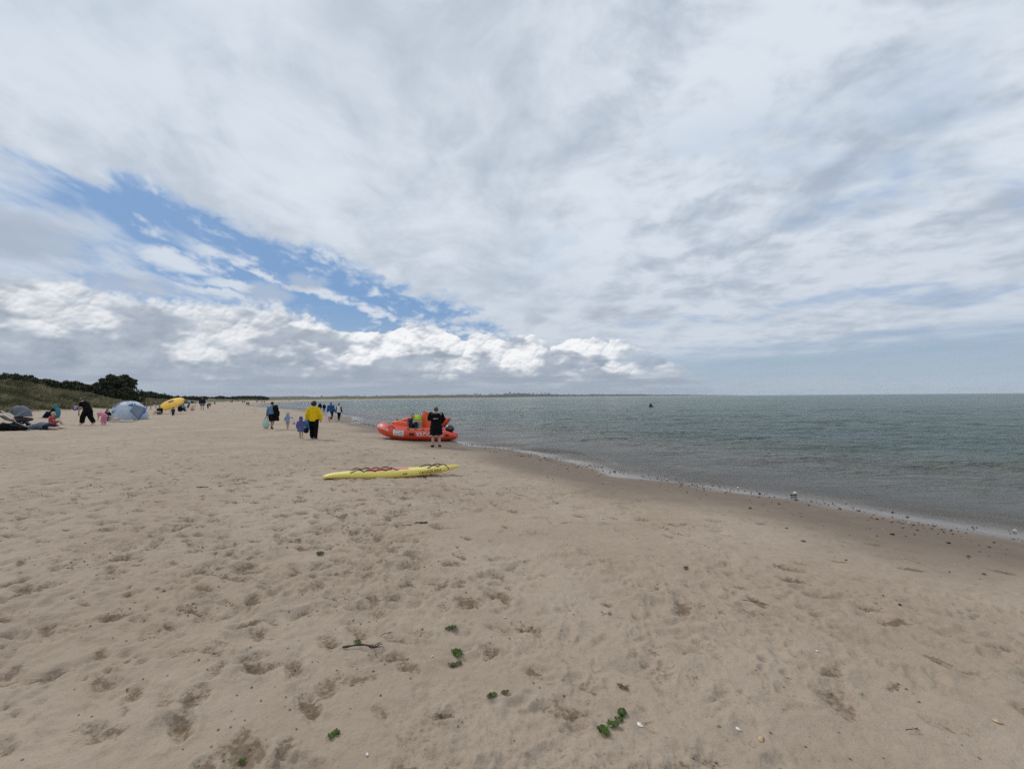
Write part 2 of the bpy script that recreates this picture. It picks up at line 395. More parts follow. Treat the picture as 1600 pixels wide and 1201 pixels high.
# ------------------------------------------------------------------ sand sheet
def build_sand():
    front = R(50)
    angs = angles(front, 860, 90)
    r1 = np.geomspace(2.0, 60, 660); r0 = np.array([.25, .5, .8, 1.1, 1.4, 1.7]); r2 = np.geomspace(60, 9300, 130)[1:]
    radii = np.concatenate([r0, r1, r2])
    x, y, F, A, Rr = polar(radii, angs)
    nr, na = A.shape
    s = shore_d(x, y)
    z = ground(x, y, s)
    r = np.hypot(x, y)
    near = sstep(70, 35, r)
    dry = sstep(.6, 4.5, s)
    left = sstep(2, -6, x - y * .05)
    h = fbm(x * .55, y * .55, 3, .5, 11) * .035 * dry + fbm(x * 2.1, y * 2.1, 4, .5, 12) * .013 * (dry * .9 + .1)
    churn_n = fbm(x * .42 + 9, y * .6, 4, .55, 21)
    churn = sstep(.02, .38, churn_n + .16 * left - .10) * dry
    h += fbm(x * 5.5, y * 5.5, 4, .62, 13) * (.009 + .018 * churn) * dry * near
    h += fbm(x * 19, y * 19, 3, .65, 14) * (.0016 + .0075 * churn) * near
    damp = np.zeros_like(x)  # mask for damp kicked-up sand and for shade painted into the dents
    wxa, wya = perlin(x * 2.2, y * 2.2, 501) * .16, perlin(x * 2.2, y * 2.2, 502) * .16
    pm = sstep(-.25, .45, fbm(x * .30, y * .38, 4, .6, 511) + .50 * left)
    for sc_, am_, sd_ in ((2.1, .030, 521), (3.8, .030, 522), (6.8, .019, 523), (12.0, .008, 524)):
        cd_ = cells((x + wxa) * sc_, (y + wya) * sc_ * 1.15, sd_)
        pit = np.exp(-(cd_ / .27) ** 2.6); rimm = np.exp(-((cd_ - .42) / .12) ** 2)
        sel = sstep(-.10, .24, perlin(x * sc_ * .55, y * sc_ * .55, sd_ + 9)) * pm
        h += (-pit * am_ + rimm * am_ * .28) * sel * dry
        damp = np.maximum(damp, pit * sel * dry * sstep(-.1, .4, perlin(x * 1.3, y * 1.3, sd_ + 5)) * (.55 + .35 * left))  # darkens the dents: their shade is put into the sand colour here
    # footprints and scuffs, each pressed into the sheet
    hh = h.reshape(nr, na).copy(); dm = damp.reshape(nr, na); xx, yy = x.reshape(nr, na), y.reshape(nr, na)
    rg = np.random.default_rng(5)
    P = []
    for k in range(230):           # walked tracks
        rr_ = 2.0 + 34 * rg.random() ** 1.25; aa = rg.uniform(-.86, .80)
        px, py = rr_ * math.sin(aa), rr_ * math.cos(aa)
        hd = rg.choice([rg.normal(-.62, .22), rg.normal(-.62 + math.pi, .22), rg.uniform(0, 2 * math.pi)], p=[.4, .4, .2])
        for q in range(int(rg.integers(4, 16))):
            hd += rg.normal(0, .07); st = rg.uniform(.55, .75)
            px += math.sin(hd) * st; py += math.cos(hd) * st
            sgn = 1 if q % 2 else -1
            P.append((px + math.cos(hd) * .11 * sgn, py - math.sin(hd) * .11 * sgn, hd + rg.normal(0, .15), rg.uniform(.6, 1.1), 0))
    for k in range(5600):          # single pits and scuffs, thicker on the left
        rr_ = 2.0 + 42 * rg.random() ** .9; aa = rg.uniform(-.86, .86)
        px, py = rr_ * math.sin(aa), rr_ * math.cos(aa)
        if rg.random() > (.85 if px < -1 else .38): continue
        P.append((px, py, rg.uniform(0, math.pi), rg.uniform(.28, .85), 1))
    P = np.array(P)
    ps = shore_d(P[:, 0], P[:, 1])
    clods = []
    for (px, py, hd, sz, kind), sdv in zip(P, ps):
        if sdv < 2.2: continue
        pr, pa = math.hypot(px, py), math.atan2(px, py)
        if abs(pa) > front or pr < 2.05 or pr > 50: continue
        L, Wd = .150 * sz, .062 * sz * rg.uniform(.9, 1.5)
        reach = L * 2.4 + .05
        i0, i1 = np.searchsorted(radii, (pr - reach, pr + reach))
        j0 = max(0, int((pa - reach / pr + front) / (2 * front) * 860)); j1 = min(860, int((pa + reach / pr + front) / (2 * front) * 860) + 2)
        X_, Y_ = xx[i0:i1, j0:j1] - px, yy[i0:i1, j0:j1] - py
        if X_.size == 0: continue
        u, v = X_ * math.sin(hd) + Y_ * math.cos(hd), X_ * math.cos(hd) - Y_ * math.sin(hd)
        v = v + .025 * sz * np.sin(u / L * 2.2)
        wob = perlin(X_ * 14 + px * 7, Y_ * 14 + py * 5, 3) * .30 + perlin(X_ * 40 + px * 7, Y_ * 40 + py * 5, 4) * .16
        q = np.sqrt((u / L) ** 2 + (v / Wd) ** 2) + wob
        D = (.030 if kind == 0 else .026) * sz * rg.uniform(.45, 1.25) * (.55 if sdv < 5 else 1)
        if px > 0: D *= .8
        hole = -D * np.exp(-np.clip(q, 0, 9) ** 3.2)
        rim = D * .42 * np.exp(-((q - 1.45) / .34) ** 2) * (1 + .8 * np.tanh(-u / L * 1.5)) * .6
        hh[i0:i1, j0:j1] += hole + rim
        fresh = rg.random() < (.62 if px < -.5 else .30)
        if fresh:
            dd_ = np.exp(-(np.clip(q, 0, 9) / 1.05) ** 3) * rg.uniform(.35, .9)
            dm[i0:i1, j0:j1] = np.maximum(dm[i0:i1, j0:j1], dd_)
            if pr < 13 and rg.random() < .38:
                for _ in range(int(rg.integers(2, 9))):
                    an, ra = rg.uniform(0, 6.28), abs(rg.normal(0, 1)) * L * 1.25
                    clods.append((px + ra * math.cos(an), py + ra * math.sin(an), rg.uniform(.003, .0095) * (1 + pr * .03)))
    h = hh.ravel()
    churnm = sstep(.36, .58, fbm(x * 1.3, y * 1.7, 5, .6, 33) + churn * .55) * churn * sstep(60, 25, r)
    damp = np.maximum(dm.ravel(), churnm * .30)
    h = h + damp * (fbm(x * 30, y * 30, 3, .6, 15) * .012 + fbm(x * 11, y * 11, 3, .6, 16) * .016) * near
    h = np.where(s > -.5, h, h * .3)
    z = z + h * sstep(400, 60, r)
    wet = sstep(3.7, 1.2, s + fbm(x * .3, y * .3, 4, .5, 41) * 1.5 + np.clip(r - 20, 0, 60) * .004)
    film = sstep(.50, .0, s + fbm(x * .45, y * .45, 3, .5, 43) * .5)
    dd = seg_dist(x, y, DUNE)
    far_ = np.clip(r / 500, 0, 1)
    veg = sstep(.3, 3.2, dd + fbm(x / 17 + 3, y / 17, 4, .5, 301) * 3 + fbm(x / 4, y / 4, 4, .55, 45) * 3.0) * (s > 4)
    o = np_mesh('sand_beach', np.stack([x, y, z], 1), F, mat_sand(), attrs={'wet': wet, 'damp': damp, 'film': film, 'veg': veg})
    # close the small hole under the camera
    tag(o, 'pale trampled sand beach with footprints, dark and wet towards the waterline', kind='structure')
    me = o.data; b = bmesh.new(); b.from_mesh(me); b.verts.ensure_lookup_table()
    b.faces.new([b.verts[i] for i in range(na)][::-1]); b.to_mesh(me); b.free(); me.shade_smooth()
    return clods, (radii, angs, z.reshape(nr, na), front)

def mat_sand():
    m, t, b = new_mat('sand')
    co = objco(t)
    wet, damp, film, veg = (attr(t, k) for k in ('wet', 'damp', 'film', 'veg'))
    big = noise(t, co, 0.35, 5, 0.6); mid = noise(t, co, 3.2, 6, 0.6); gr = noise(t, co, 260, 3, 0.7); gr2 = noise(t, co, 60, 4, 0.7)
    c = mixc(t, big.ss(0.35, 0.68), SAND_A, SAND_B)
    c = mixc(t, mid.ss(0.45, 0.75) * 0.30, c, SAND_C)
    m2 = noise(t, co, 11, 6, 0.7)
    c = mixc(t, m2.ss(0.48, 0.72) * 0.38, c, SAND_C); c = mixc(t, m2.ss(0.48, 0.28) * 0.22, c, (0.50, 0.42, 0.34))
    c = mixc(t, gr2.ss(0.52, 0.75) * 0.35, c, (0.24, 0.175, 0.125))
    c = mixc(t, gr.ss(0.30, 0.70), mixc(t, 0.18, c, (0.10, 0.075, 0.055)), mixc(t, 0.10, c, (0.72, 0.62, 0.52)))
    spk = voro(t, co, 38, 0, 0.5, feature='F1')
    c = mixc(t, spk.ss(0.10, 0.04) * noise(t, co, 1.1, 3).ss(0.48, 0.62) * 0.55, c, (0.13, 0.09, 0.065))
    crumb = noise(t, co, 28, 5, 0.72)
    c = mixc(t, (damp * 1.5 + (crumb - 0.5) * 3.6 - 0.28).ss(0.0, 1.0) * 0.85, c, SAND_DAMP_SHADE)  # one dark tone for damp prints and the painted shade of dents
    c = mixc(t, wet * (mid.ss(0.2, 0.7) * 0.12 + 0.86), c, SAND_WET)
    vn = noise(t, co, 0.22, 6, 0.62)
    vg = mixc(t, vn.ss(0.35, 0.65), (0.085, 0.088, 0.040), (0.235, 0.205, 0.110))
    vg = mixc(t, noise(t, co, 1.4, 5, 0.65).ss(0.35, 0.65), vg, (0.050, 0.056, 0.026))
    c = mixc(t, veg * (noise(t, co, 2.0, 4).ss(0.30, 0.45) * 0.3 + 0.7), c, vg)
    t.links.new(c, b.inputs['Base Color'])
    rg_ = (0.90 - wet * 0.30) - film * 0.42
    t.links.new(rg_.max(0.14).s, b.inputs['Roughness'])
    t.links.new((wet * 0.08 + 0.16 + film * 0.32).s, b.inputs['Specular IOR Level'])
    hgt = gr * 0.20 + gr2 * 0.55 + noise(t, co, 14, 5, 0.65) * 1.6 * (1.0 - wet * 0.8)
    n = t.nodes.new('ShaderNodeBump'); n.inputs['Distance'].default_value = 0.012
    t.links.new((0.75 - film * 0.66).s, n.inputs['Strength'])
    t.links.new(hgt.s, n.inputs['Height']); t.links.new(n.outputs[0], b.inputs['Normal'])
    return m
SAND_A, SAND_B, SAND_C = (0.375, 0.290, 0.212), (0.445, 0.356, 0.268), (0.285, 0.208, 0.145)
SAND_DAMP_SHADE, SAND_WET = (0.160, 0.110, 0.070), (0.165, 0.118, 0.080)

# ------------------------------------------------------------------ sea
def build_sea():
    front = R(58)
    angs = angles(front, 560, 60)
    radii = np.concatenate([np.geomspace(5.5, 90, 330), np.geomspace(90, 9300, 130)[1:]])
    x, y, F, A, Rr = polar(radii, angs)
    s = shore_d(x, y); r = np.hypot(x, y)
    off = np.clip(-s, 0, None)
    amp = sstep(.2, 9, off) * sstep(400, 60, r)
    # waves run in slantwise to the beach; short chop on top
    w = 0
    for L, a_, hd in ((11, .05, 3.6), (6.5, .040, 3.85), (3.9, .028, 4.15), (2.3, .018, 3.4)):
        ph = (x * math.cos(hd) + y * math.sin(hd)) / L * 6.283 + fbm(x / (L * 2.2), y / (L * 2.2), 3, .5, int(L * 10)) * 5
        w = w + a_ * (1 - np.abs(np.sin(ph / 2))) * 1.6
    w = w + fbm(x * .9, y * .9, 4, .58, 71) * .060 + fbm(x * 3.2, y * 3.2, 3, .6, 73) * .032 * sstep(70, 30, r)
    z = WATER_Z + .004 + w * amp
    # low lapping edges running along the sand
    for o_, a_, wd in ((.75, .050, .12), (2.1, .055, .28), (4.6, .06, .5)):
        k = fbm(x * .12 + o_, y * .12, 4, .5, int(200 + o_ * 10)) * (.5 + .45 * o_) 
        z = z + a_ * np.exp(-((off - o_ - k) / wd) ** 2) * sstep(-.25, .3, fbm(x * .16, y * .16 + o_, 2, .5, 90)) * (off > .05)
    keep = (s < .35)[F].any(1)
    F = F[keep]
    depth = np.clip(z - ground(x, y, s), 0, 6)
    depth = np.where(s > .02, 0, depth)
    used = np.zeros(len(x), bool); used[F.ravel()] = True
    idx = np.cumsum(used) - 1
    o = np_mesh('sea', np.stack([x, y, z], 1)[used], idx[F], mat_sea(), attrs={'depth': depth[used], 'off': off[used]})
    tag(o, 'grey green choppy sea turning clear and shallow along the sand', kind='structure')

def mat_sea():
    m, t, b = new_mat('sea_water')
    co = objco(t)
    depth, off = attr(t, 'depth'), attr(t, 'off')
    patch = noise(t, vec_scale(t, co, (0.010, 0.022, 1)), 1.0, 5, 0.6)
    patch2 = noise(t, vec_scale(t, co, (0.045, 0.11, 1)), 1.0, 5, 0.6)
    deepc = mixc(t, patch.ss(0.35, 0.68), SEA_A, SEA_B)
    deepc = mixc(t, patch2.ss(0.50, 0.72) * 0.5, deepc, (0.060, 0.082, 0.072))
    body = mixc(t, off.ss(0.5, 16.0), (0.185, 0.165, 0.130), deepc)
    t.links.new(body, b.inputs['Base Color'])
    b.inputs['Roughness'].default_value = 0.20
    b.inputs['Specular IOR Level'].default_value = 0.30
    b.inputs['IOR'].default_value = 1.333
    t.links.new(((depth * -9.0)._m('EXPONENT') * -1.0 + 1.0).clamp().max(0.06).s, b.inputs['Alpha'])
    v1 = noise(t, vec_scale(t, co, (1.0, 1.7, 1)), 1.7, 6, 0.62, 0.6)
    v2 = noise(t, vec_scale(t, co, (1.0, 1.5, 1)), 6.0, 5, 0.62, 0.4)
    v3 = noise(t, vec_scale(t, co, (1.0, 1.9, 1)), 0.42, 4, 0.55, 0.5)
    v4 = noise(t, vec_scale(t, co, (0.16, 0.42, 1)), 1.0, 5, 0.6, 0.8)
    v5 = noise(t, vec_scale(t, co, (0.05, 0.15, 1)), 1.0, 5, 0.6, 0.8)
    chop = off.ss(0.2, 6.0, 0.16, 1.0) * (patch2 * 1.6 + 0.2)
    n = t.nodes.new('ShaderNodeBump'); n.inputs['Distance'].default_value = 1.0
    n.inputs['Strength'].default_value = 1.0
    hgt = (v1 * 0.42 + v2 * 0.14 + v3 * 0.70 + v4 * 0.9 + v5 * 1.6) * chop * SEA_CHOP
    t.links.new(hgt.s, n.inputs['Height']); t.links.new(n.outputs[0], b.inputs['Normal'])
    return m
SEA_A, SEA_B, SEA_CHOP = (0.047, 0.092, 0.072), (0.092, 0.145, 0.108), 1.25
def vec_scale(t, v, s):
    n = t.nodes.new('ShaderNodeVectorMath'); n.operation = 'MULTIPLY'
    t.links.new(v, n.inputs[0]); n.inputs[1].default_value = s
    return n.outputs[0]
CLODS, SANDGRID = build_sand()
build_sea()
# ------------------------------------------------------------------ placing things on the beach
def sand_z(x, y):
    radii, angs, Zg, front = SANDGRID
    r, a = math.hypot(x, y), math.atan2(x, y)
    if r < radii[1] or abs(a) > front * .995: return float(ground(x, y))
    i = min(len(radii) - 2, max(0, int(np.searchsorted(radii, r)) - 1)); f = (r - radii[i]) / (radii[i + 1] - radii[i])
    u = (a + front) / (2 * front) * 860; j = int(u); g = u - j
    z0 = Zg[i, j] * (1 - g) + Zg[i, (j + 1)] * g; z1 = Zg[i + 1, j] * (1 - g) + Zg[i + 1, j + 1] * g
    return float(z0 * (1 - f) + z1 * f)
CAM3 = CAM_M.to_3x3()
def ray(px, py):
    return CAM3 @ Vector(((px - 800) / 711.1, -(py - 600.5) / 711.1, -1.0))
def at(px, py, water=False):
    """the point of the ground seen at this spot of the photograph"""
    d = ray(px, py); z = 0.0
    if water:
        t = (WATER_Z - EYE) / d.z; return Vector((d.x * t, d.y * t, WATER_Z))
    t = 0
    for k in range(14):
        tn = (z - EYE) / min(d.z, -1e-4); t = tn if k == 0 else t * .4 + tn * .6
        z = float(ground(d.x * t, d.y * t))
    return Vector((d.x * t, d.y * t, sand_z(d.x * t, d.y * t)))
def on_ray(px, py, depth):
    d = ray(px, py); t = depth / d.y; return Vector((d.x * t, d.y * t, EYE + d.z * t))
def empty(name, loc, rz=0.0):
    o = bpy.data.objects.new(name, None); COL.objects.link(o); o.location = loc; o.rotation_euler = (0, 0, rz); o.empty_display_size = .2
    return o

# ------------------------------------------------------------------ shape builders
class MB:
    def __init__(s): s.v = []; s.f = []
    def add(s, V, F):
        n = len(s.v); s.v += [tuple(v) for v in V]; s.f += [tuple(i + n for i in f) for f in F]
    def tube(s, pts, rad, seg=10, side=(1, 0, 0), caps=2, flat=1.0):
        """round or oval tube through pts; rad: number or (across side, other) per point"""
        pts = [Vector(p) for p in pts]; n = len(pts)
        rad = [(r, r * flat) if isinstance(r, (int, float)) else r for r in (rad if isinstance(rad, (list, tuple)) else [rad] * n)]
        side = Vector(side).normalized(); rings = []; last = None
        def frame(t, last):
            a = last if last is not None else side
            a = a - t * a.dot(t)
            if a.length < .15:
                a = Vector((0, 1, 0)) - t * t.y
                if a.length < .15: a = Vector((0, 0, 1)) - t * t.z
            a.normalize(); return a, t.cross(a)
        for i, p in enumerate(pts):
            t = (pts[min(i + 1, n - 1)] - pts[max(i - 1, 0)])
            t = t.normalized() if t.length > 1e-9 else Vector((0, 0, 1))
            a, b = frame(t, None if side.cross(t).length > .3 else last); last = a
            if i == 0 and caps:
                for c in range(caps, 0, -1):
                    th = math.pi / 2 * c / (caps + .35); rr = min(rad[0])
                    rings.append((p - t * rr * math.sin(th), a, b, rad[0][0] * math.cos(th), rad[0][1] * math.cos(th)))
            rings.append((p, a, b, *rad[i]))
            if i == n - 1 and caps:
                for c in range(1, caps + 1):
                    th = math.pi / 2 * c / (caps + .35); rr = min(rad[-1])
                    rings.append((p + t * rr * math.sin(th), a, b, rad[-1][0] * math.cos(th), rad[-1][1] * math.cos(th)))
        V, F = [], []
        for (p, a, b, ra, rb) in rings:
            for k in range(seg):
                th = 2 * math.pi * k / seg; V.append(p + a * ra * math.cos(th) + b * rb * math.sin(th))
        for i in range(len(rings) - 1):
            for k in range(seg):
                k2 = (k + 1) % seg; F.append((i * seg + k, i * seg + k2, (i + 1) * seg + k2, (i + 1) * seg + k))
        F.append(tuple(range(seg))[::-1]); F.append(tuple((len(rings) - 1) * seg + k for k in range(seg)))
        s.add(V, F); return s
    def ball(s, c, r, seg=12, rings=8):
        c = Vector(c); r = Vector(r if hasattr(r, '__len__') else (r, r, r)); V, F = [c + Vector((0, 0, r.z))], []
        for i in range(1, rings):
            th = math.pi * i / rings
            for k in range(seg):
                ph = 2 * math.pi * k / seg; V.append(c + Vector((r.x * math.sin(th) * math.cos(ph), r.y * math.sin(th) * math.sin(ph), r.z * math.cos(th))))
        V.append(c - Vector((0, 0, r.z)))
        for k in range(seg): F.append((0, 1 + k, 1 + (k + 1) % seg))
        for i in range(rings - 2):
            for k in range(seg):
                a = 1 + i * seg; F.append((a + k, a + seg + k, a + seg + (k + 1) % seg, a + (k + 1) % seg))
        a = 1 + (rings - 2) * seg
        for k in range(seg): F.append((a + k, len(V) - 1, a + (k + 1) % seg))
        s.add(V, F); return s
    def box(s, c, d, rot=None, bevel=0.0):
        bm = bmesh.new(); bmesh.ops.create_cube(bm, size=1.0)
        bmesh.ops.scale(bm, vec=Vector(d), verts=bm.verts)
        if bevel: bmesh.ops.bevel(bm, geom=bm.edges[:], offset=bevel, segments=2, affect='EDGES')
        M = Matrix.Translation(Vector(c)) @ (rot.to_4x4() if rot is not None else Matrix())
        bm.verts.ensure_lookup_table(); bm.verts.index_update()
        s.add([M @ v.co for v in bm.verts], [[v.index for v in f.verts] for f in bm.faces]); bm.free(); return s
    def obj(s, name, mat, parent=None, smooth=True, remesh=0.0, smoothing=3, loc=None):
        o = mesh_obj(name, s.v, s.f, mat, parent, smooth, loc)
        bm = bmesh.new(); bm.from_mesh(o.data); bmesh.ops.recalc_face_normals(bm, faces=bm.faces); bm.to_mesh(o.data); bm.free()
        if remesh:
            m = o.modifiers.new('r', 'REMESH'); m.mode = 'VOXEL'; m.voxel_size = remesh; m.use_smooth_shade = True
            if smoothing:
                m = o.modifiers.new('s', 'SMOOTH'); m.factor = .5; m.iterations = smoothing
            PENDING.append(o)
        return o
PENDING = []
def settle():
    """turn every remeshed body and garment into a plain mesh, all at once"""
    bpy.context.view_layer.update(); dg = bpy.context.evaluated_depsgraph_get()
    got = []
    for o in PENDING:
        me = bpy.data.meshes.new_from_object(o.evaluated_get(dg)); got.append(me)
    for o, me in zip(PENDING, got):
        old = o.data; mats = [m for m in old.materials]
        o.modifiers.clear(); o.data = me; me.name = o.name
        if not me.materials:
            for m in mats: me.materials.append(m)
        me.shade_smooth(); bpy.data.meshes.remove(old)
    PENDING.clear()
def text_pts(s, size=1.0, font=None):
    """triangulated outline of a word as (verts, faces); baseline at 0, starts at x=0"""
    c = bpy.data.curves.new('word', 'FONT'); c.body = s; c.size = size; c.resolution_u = 3; c.offset = 0.012 * size
    o = bpy.data.objects.new('word', c); COL.objects.link(o); bpy.context.view_layer.update()
    me = bpy.data.meshes.new_from_object(o.evaluated_get(bpy.context.evaluated_depsgraph_get()))
    bm = bmesh.new(); bm.from_mesh(me); bmesh.ops.triangulate(bm, faces=bm.faces)
    bmesh.ops.remove_doubles(bm, verts=bm.verts, dist=1e-5)
    bm.verts.index_update(); V = [v.co.copy() for v in bm.verts]; F = [[v.index for v in f.verts] for f in bm.faces]; bm.free()
    bpy.data.objects.remove(o); bpy.data.curves.remove(c); bpy.data.meshes.remove(me)
    return V, F

# ------------------------------------------------------------------ people
SKIN = simple('skin', (0.52, 0.34, 0.26), 0.55, 0.08, 20); SKIN2 = simple('skin_tan', (0.33, 0.19, 0.13), 0.55, 0.08, 20)
HAIR_B = simple('hair_black', (0.018, 0.014, 0.012), 0.5, 0.3, 60, 0.004); HAIR_N = simple('hair_brown', (0.10, 0.060, 0.035), 0.5, 0.3, 60, 0.004); HAIR_Y = simple('hair_blond', (0.46, 0.36, 0.22), 0.5, 0.2, 60, 0.004)
def cloth(name, col, v=0.14): return simple('cloth_' + name, col, 0.9, v, 14, 0.012, 0.12, 0.0)
BLACK = cloth('black', (0.006, 0.006, 0.007)); NAVY = cloth('navy', (0.013, 0.018, 0.036)); GREY = cloth('grey', (0.17, 0.18, 0.20)); CHAR = cloth('charcoal', (0.045, 0.047, 0.052))
YEL = cloth('yellow', (0.78, 0.53, 0.012)); DEN = cloth('denim_blue', (0.11, 0.22, 0.36)); PALEBLUE = cloth('pale_blue', (0.22, 0.32, 0.48)); PURPLE = cloth('purple', (0.13, 0.11, 0.27))
ROYAL = cloth('royal_blue', (0.022, 0.085, 0.23)); WHITE = cloth('white', (0.68, 0.68, 0.68), .05); PINK = cloth('pink', (0.62, 0.22, 0.33)); RED = cloth('red', (0.42, 0.08, 0.08)); TEAL = cloth('teal', (0.05, 0.20, 0.26))
OLIVE = cloth('olive', (0.12, 0.12, 0.06)); LIME = cloth('lime', (0.38, 0.54, 0.03)); SAGE = cloth('sage', (0.36, 0.42, 0.36)); CORAL = cloth('coral', (0.62, 0.20, 0.14))
STAND = dict(pelvis=(0, 0, .525), spine=(0, 0, .63), chest=(0, .005, .735), neckb=(0, 0, .825), neck=(0, .008, .862), head=(0, .018, .918),
    shL=(-.105, 0, .805), elL=(-.135, -.015, .635), wrL=(-.145, .02, .49), haL=(-.145, .035, .445), shR=(.105, 0, .805), elR=(.135, -.015, .635), wrR=(.145, .02, .49), haR=(.145, .035, .445),
    hiL=(-.055, 0, .51), knL=(-.06, .012, .285), anL=(-.062, -.012, .045), toL=(-.068, .085, .018), hiR=(.055, 0, .51), knR=(.06, .012, .285), anR=(.062, -.012, .045), toR=(.068, .085, .018))
def pose(**k): d = dict(STAND); d.update(k); return d
WALK = pose(knL=(-.055, .07, .29), anL=(-.058, .075, .048), toL=(-.062, .165, .022), knR=(.055, -.02, .285), anR=(.058, -.125, .085), toR=(.062, -.065, .02),
    wrL=(-.15, -.045, .50), haL=(-.152, -.05, .455), wrR=(.15, .075, .505), haR=(.152, .10, .465))
SIT = pose(pelvis=(0, 0, .085), spine=(0, -.03, .19), chest=(0, -.02, .30), neckb=(0, .01, .385), neck=(0, .025, .42), head=(0, .04, .475), shL=(-.105, 0, .365), shR=(.105, 0, .365),
    elL=(-.14, .07, .22), wrL=(-.09, .19, .20), haL=(-.06, .22, .20), elR=(.14, .07, .22), wrR=(.09, .19, .20), haR=(.06, .22, .20),
    hiL=(-.055, .02, .075), knL=(-.09, .23, .22), anL=(-.07, .33, .035), toL=(-.07, .42, .03), hiR=(.055, .02, .075), knR=(.09, .23, .22), anR=(.07, .33, .035), toR=(.07, .42, .03))
LEGSOUT = dict(SIT); LEGSOUT.update(knL=(-.07, .26, .10), anL=(-.06, .49, .035), toL=(-.07, .52, .10), knR=(.07, .27, .07), anR=(.06, .50, .035), toR=(.07, .53, .10))
BEND = pose(pelvis=(0, -.06, .50), spine=(0, .02, .56), chest=(0, .12, .60), neckb=(0, .20, .62), neck=(0, .235, .625), head=(0, .285, .61), shL=(-.10, .18, .60), shR=(.10, .18, .60),
    elL=(-.11, .20, .44), wrL=(-.09, .25, .30), haL=(-.08, .27, .26), elR=(.11, .20, .44), wrR=(.09, .25, .30), haR=(.08, .27, .26), hiL=(-.055, -.06, .49), hiR=(.055, -.06, .49), knL=(-.065, .0, .28), knR=(.065, .0, .28))

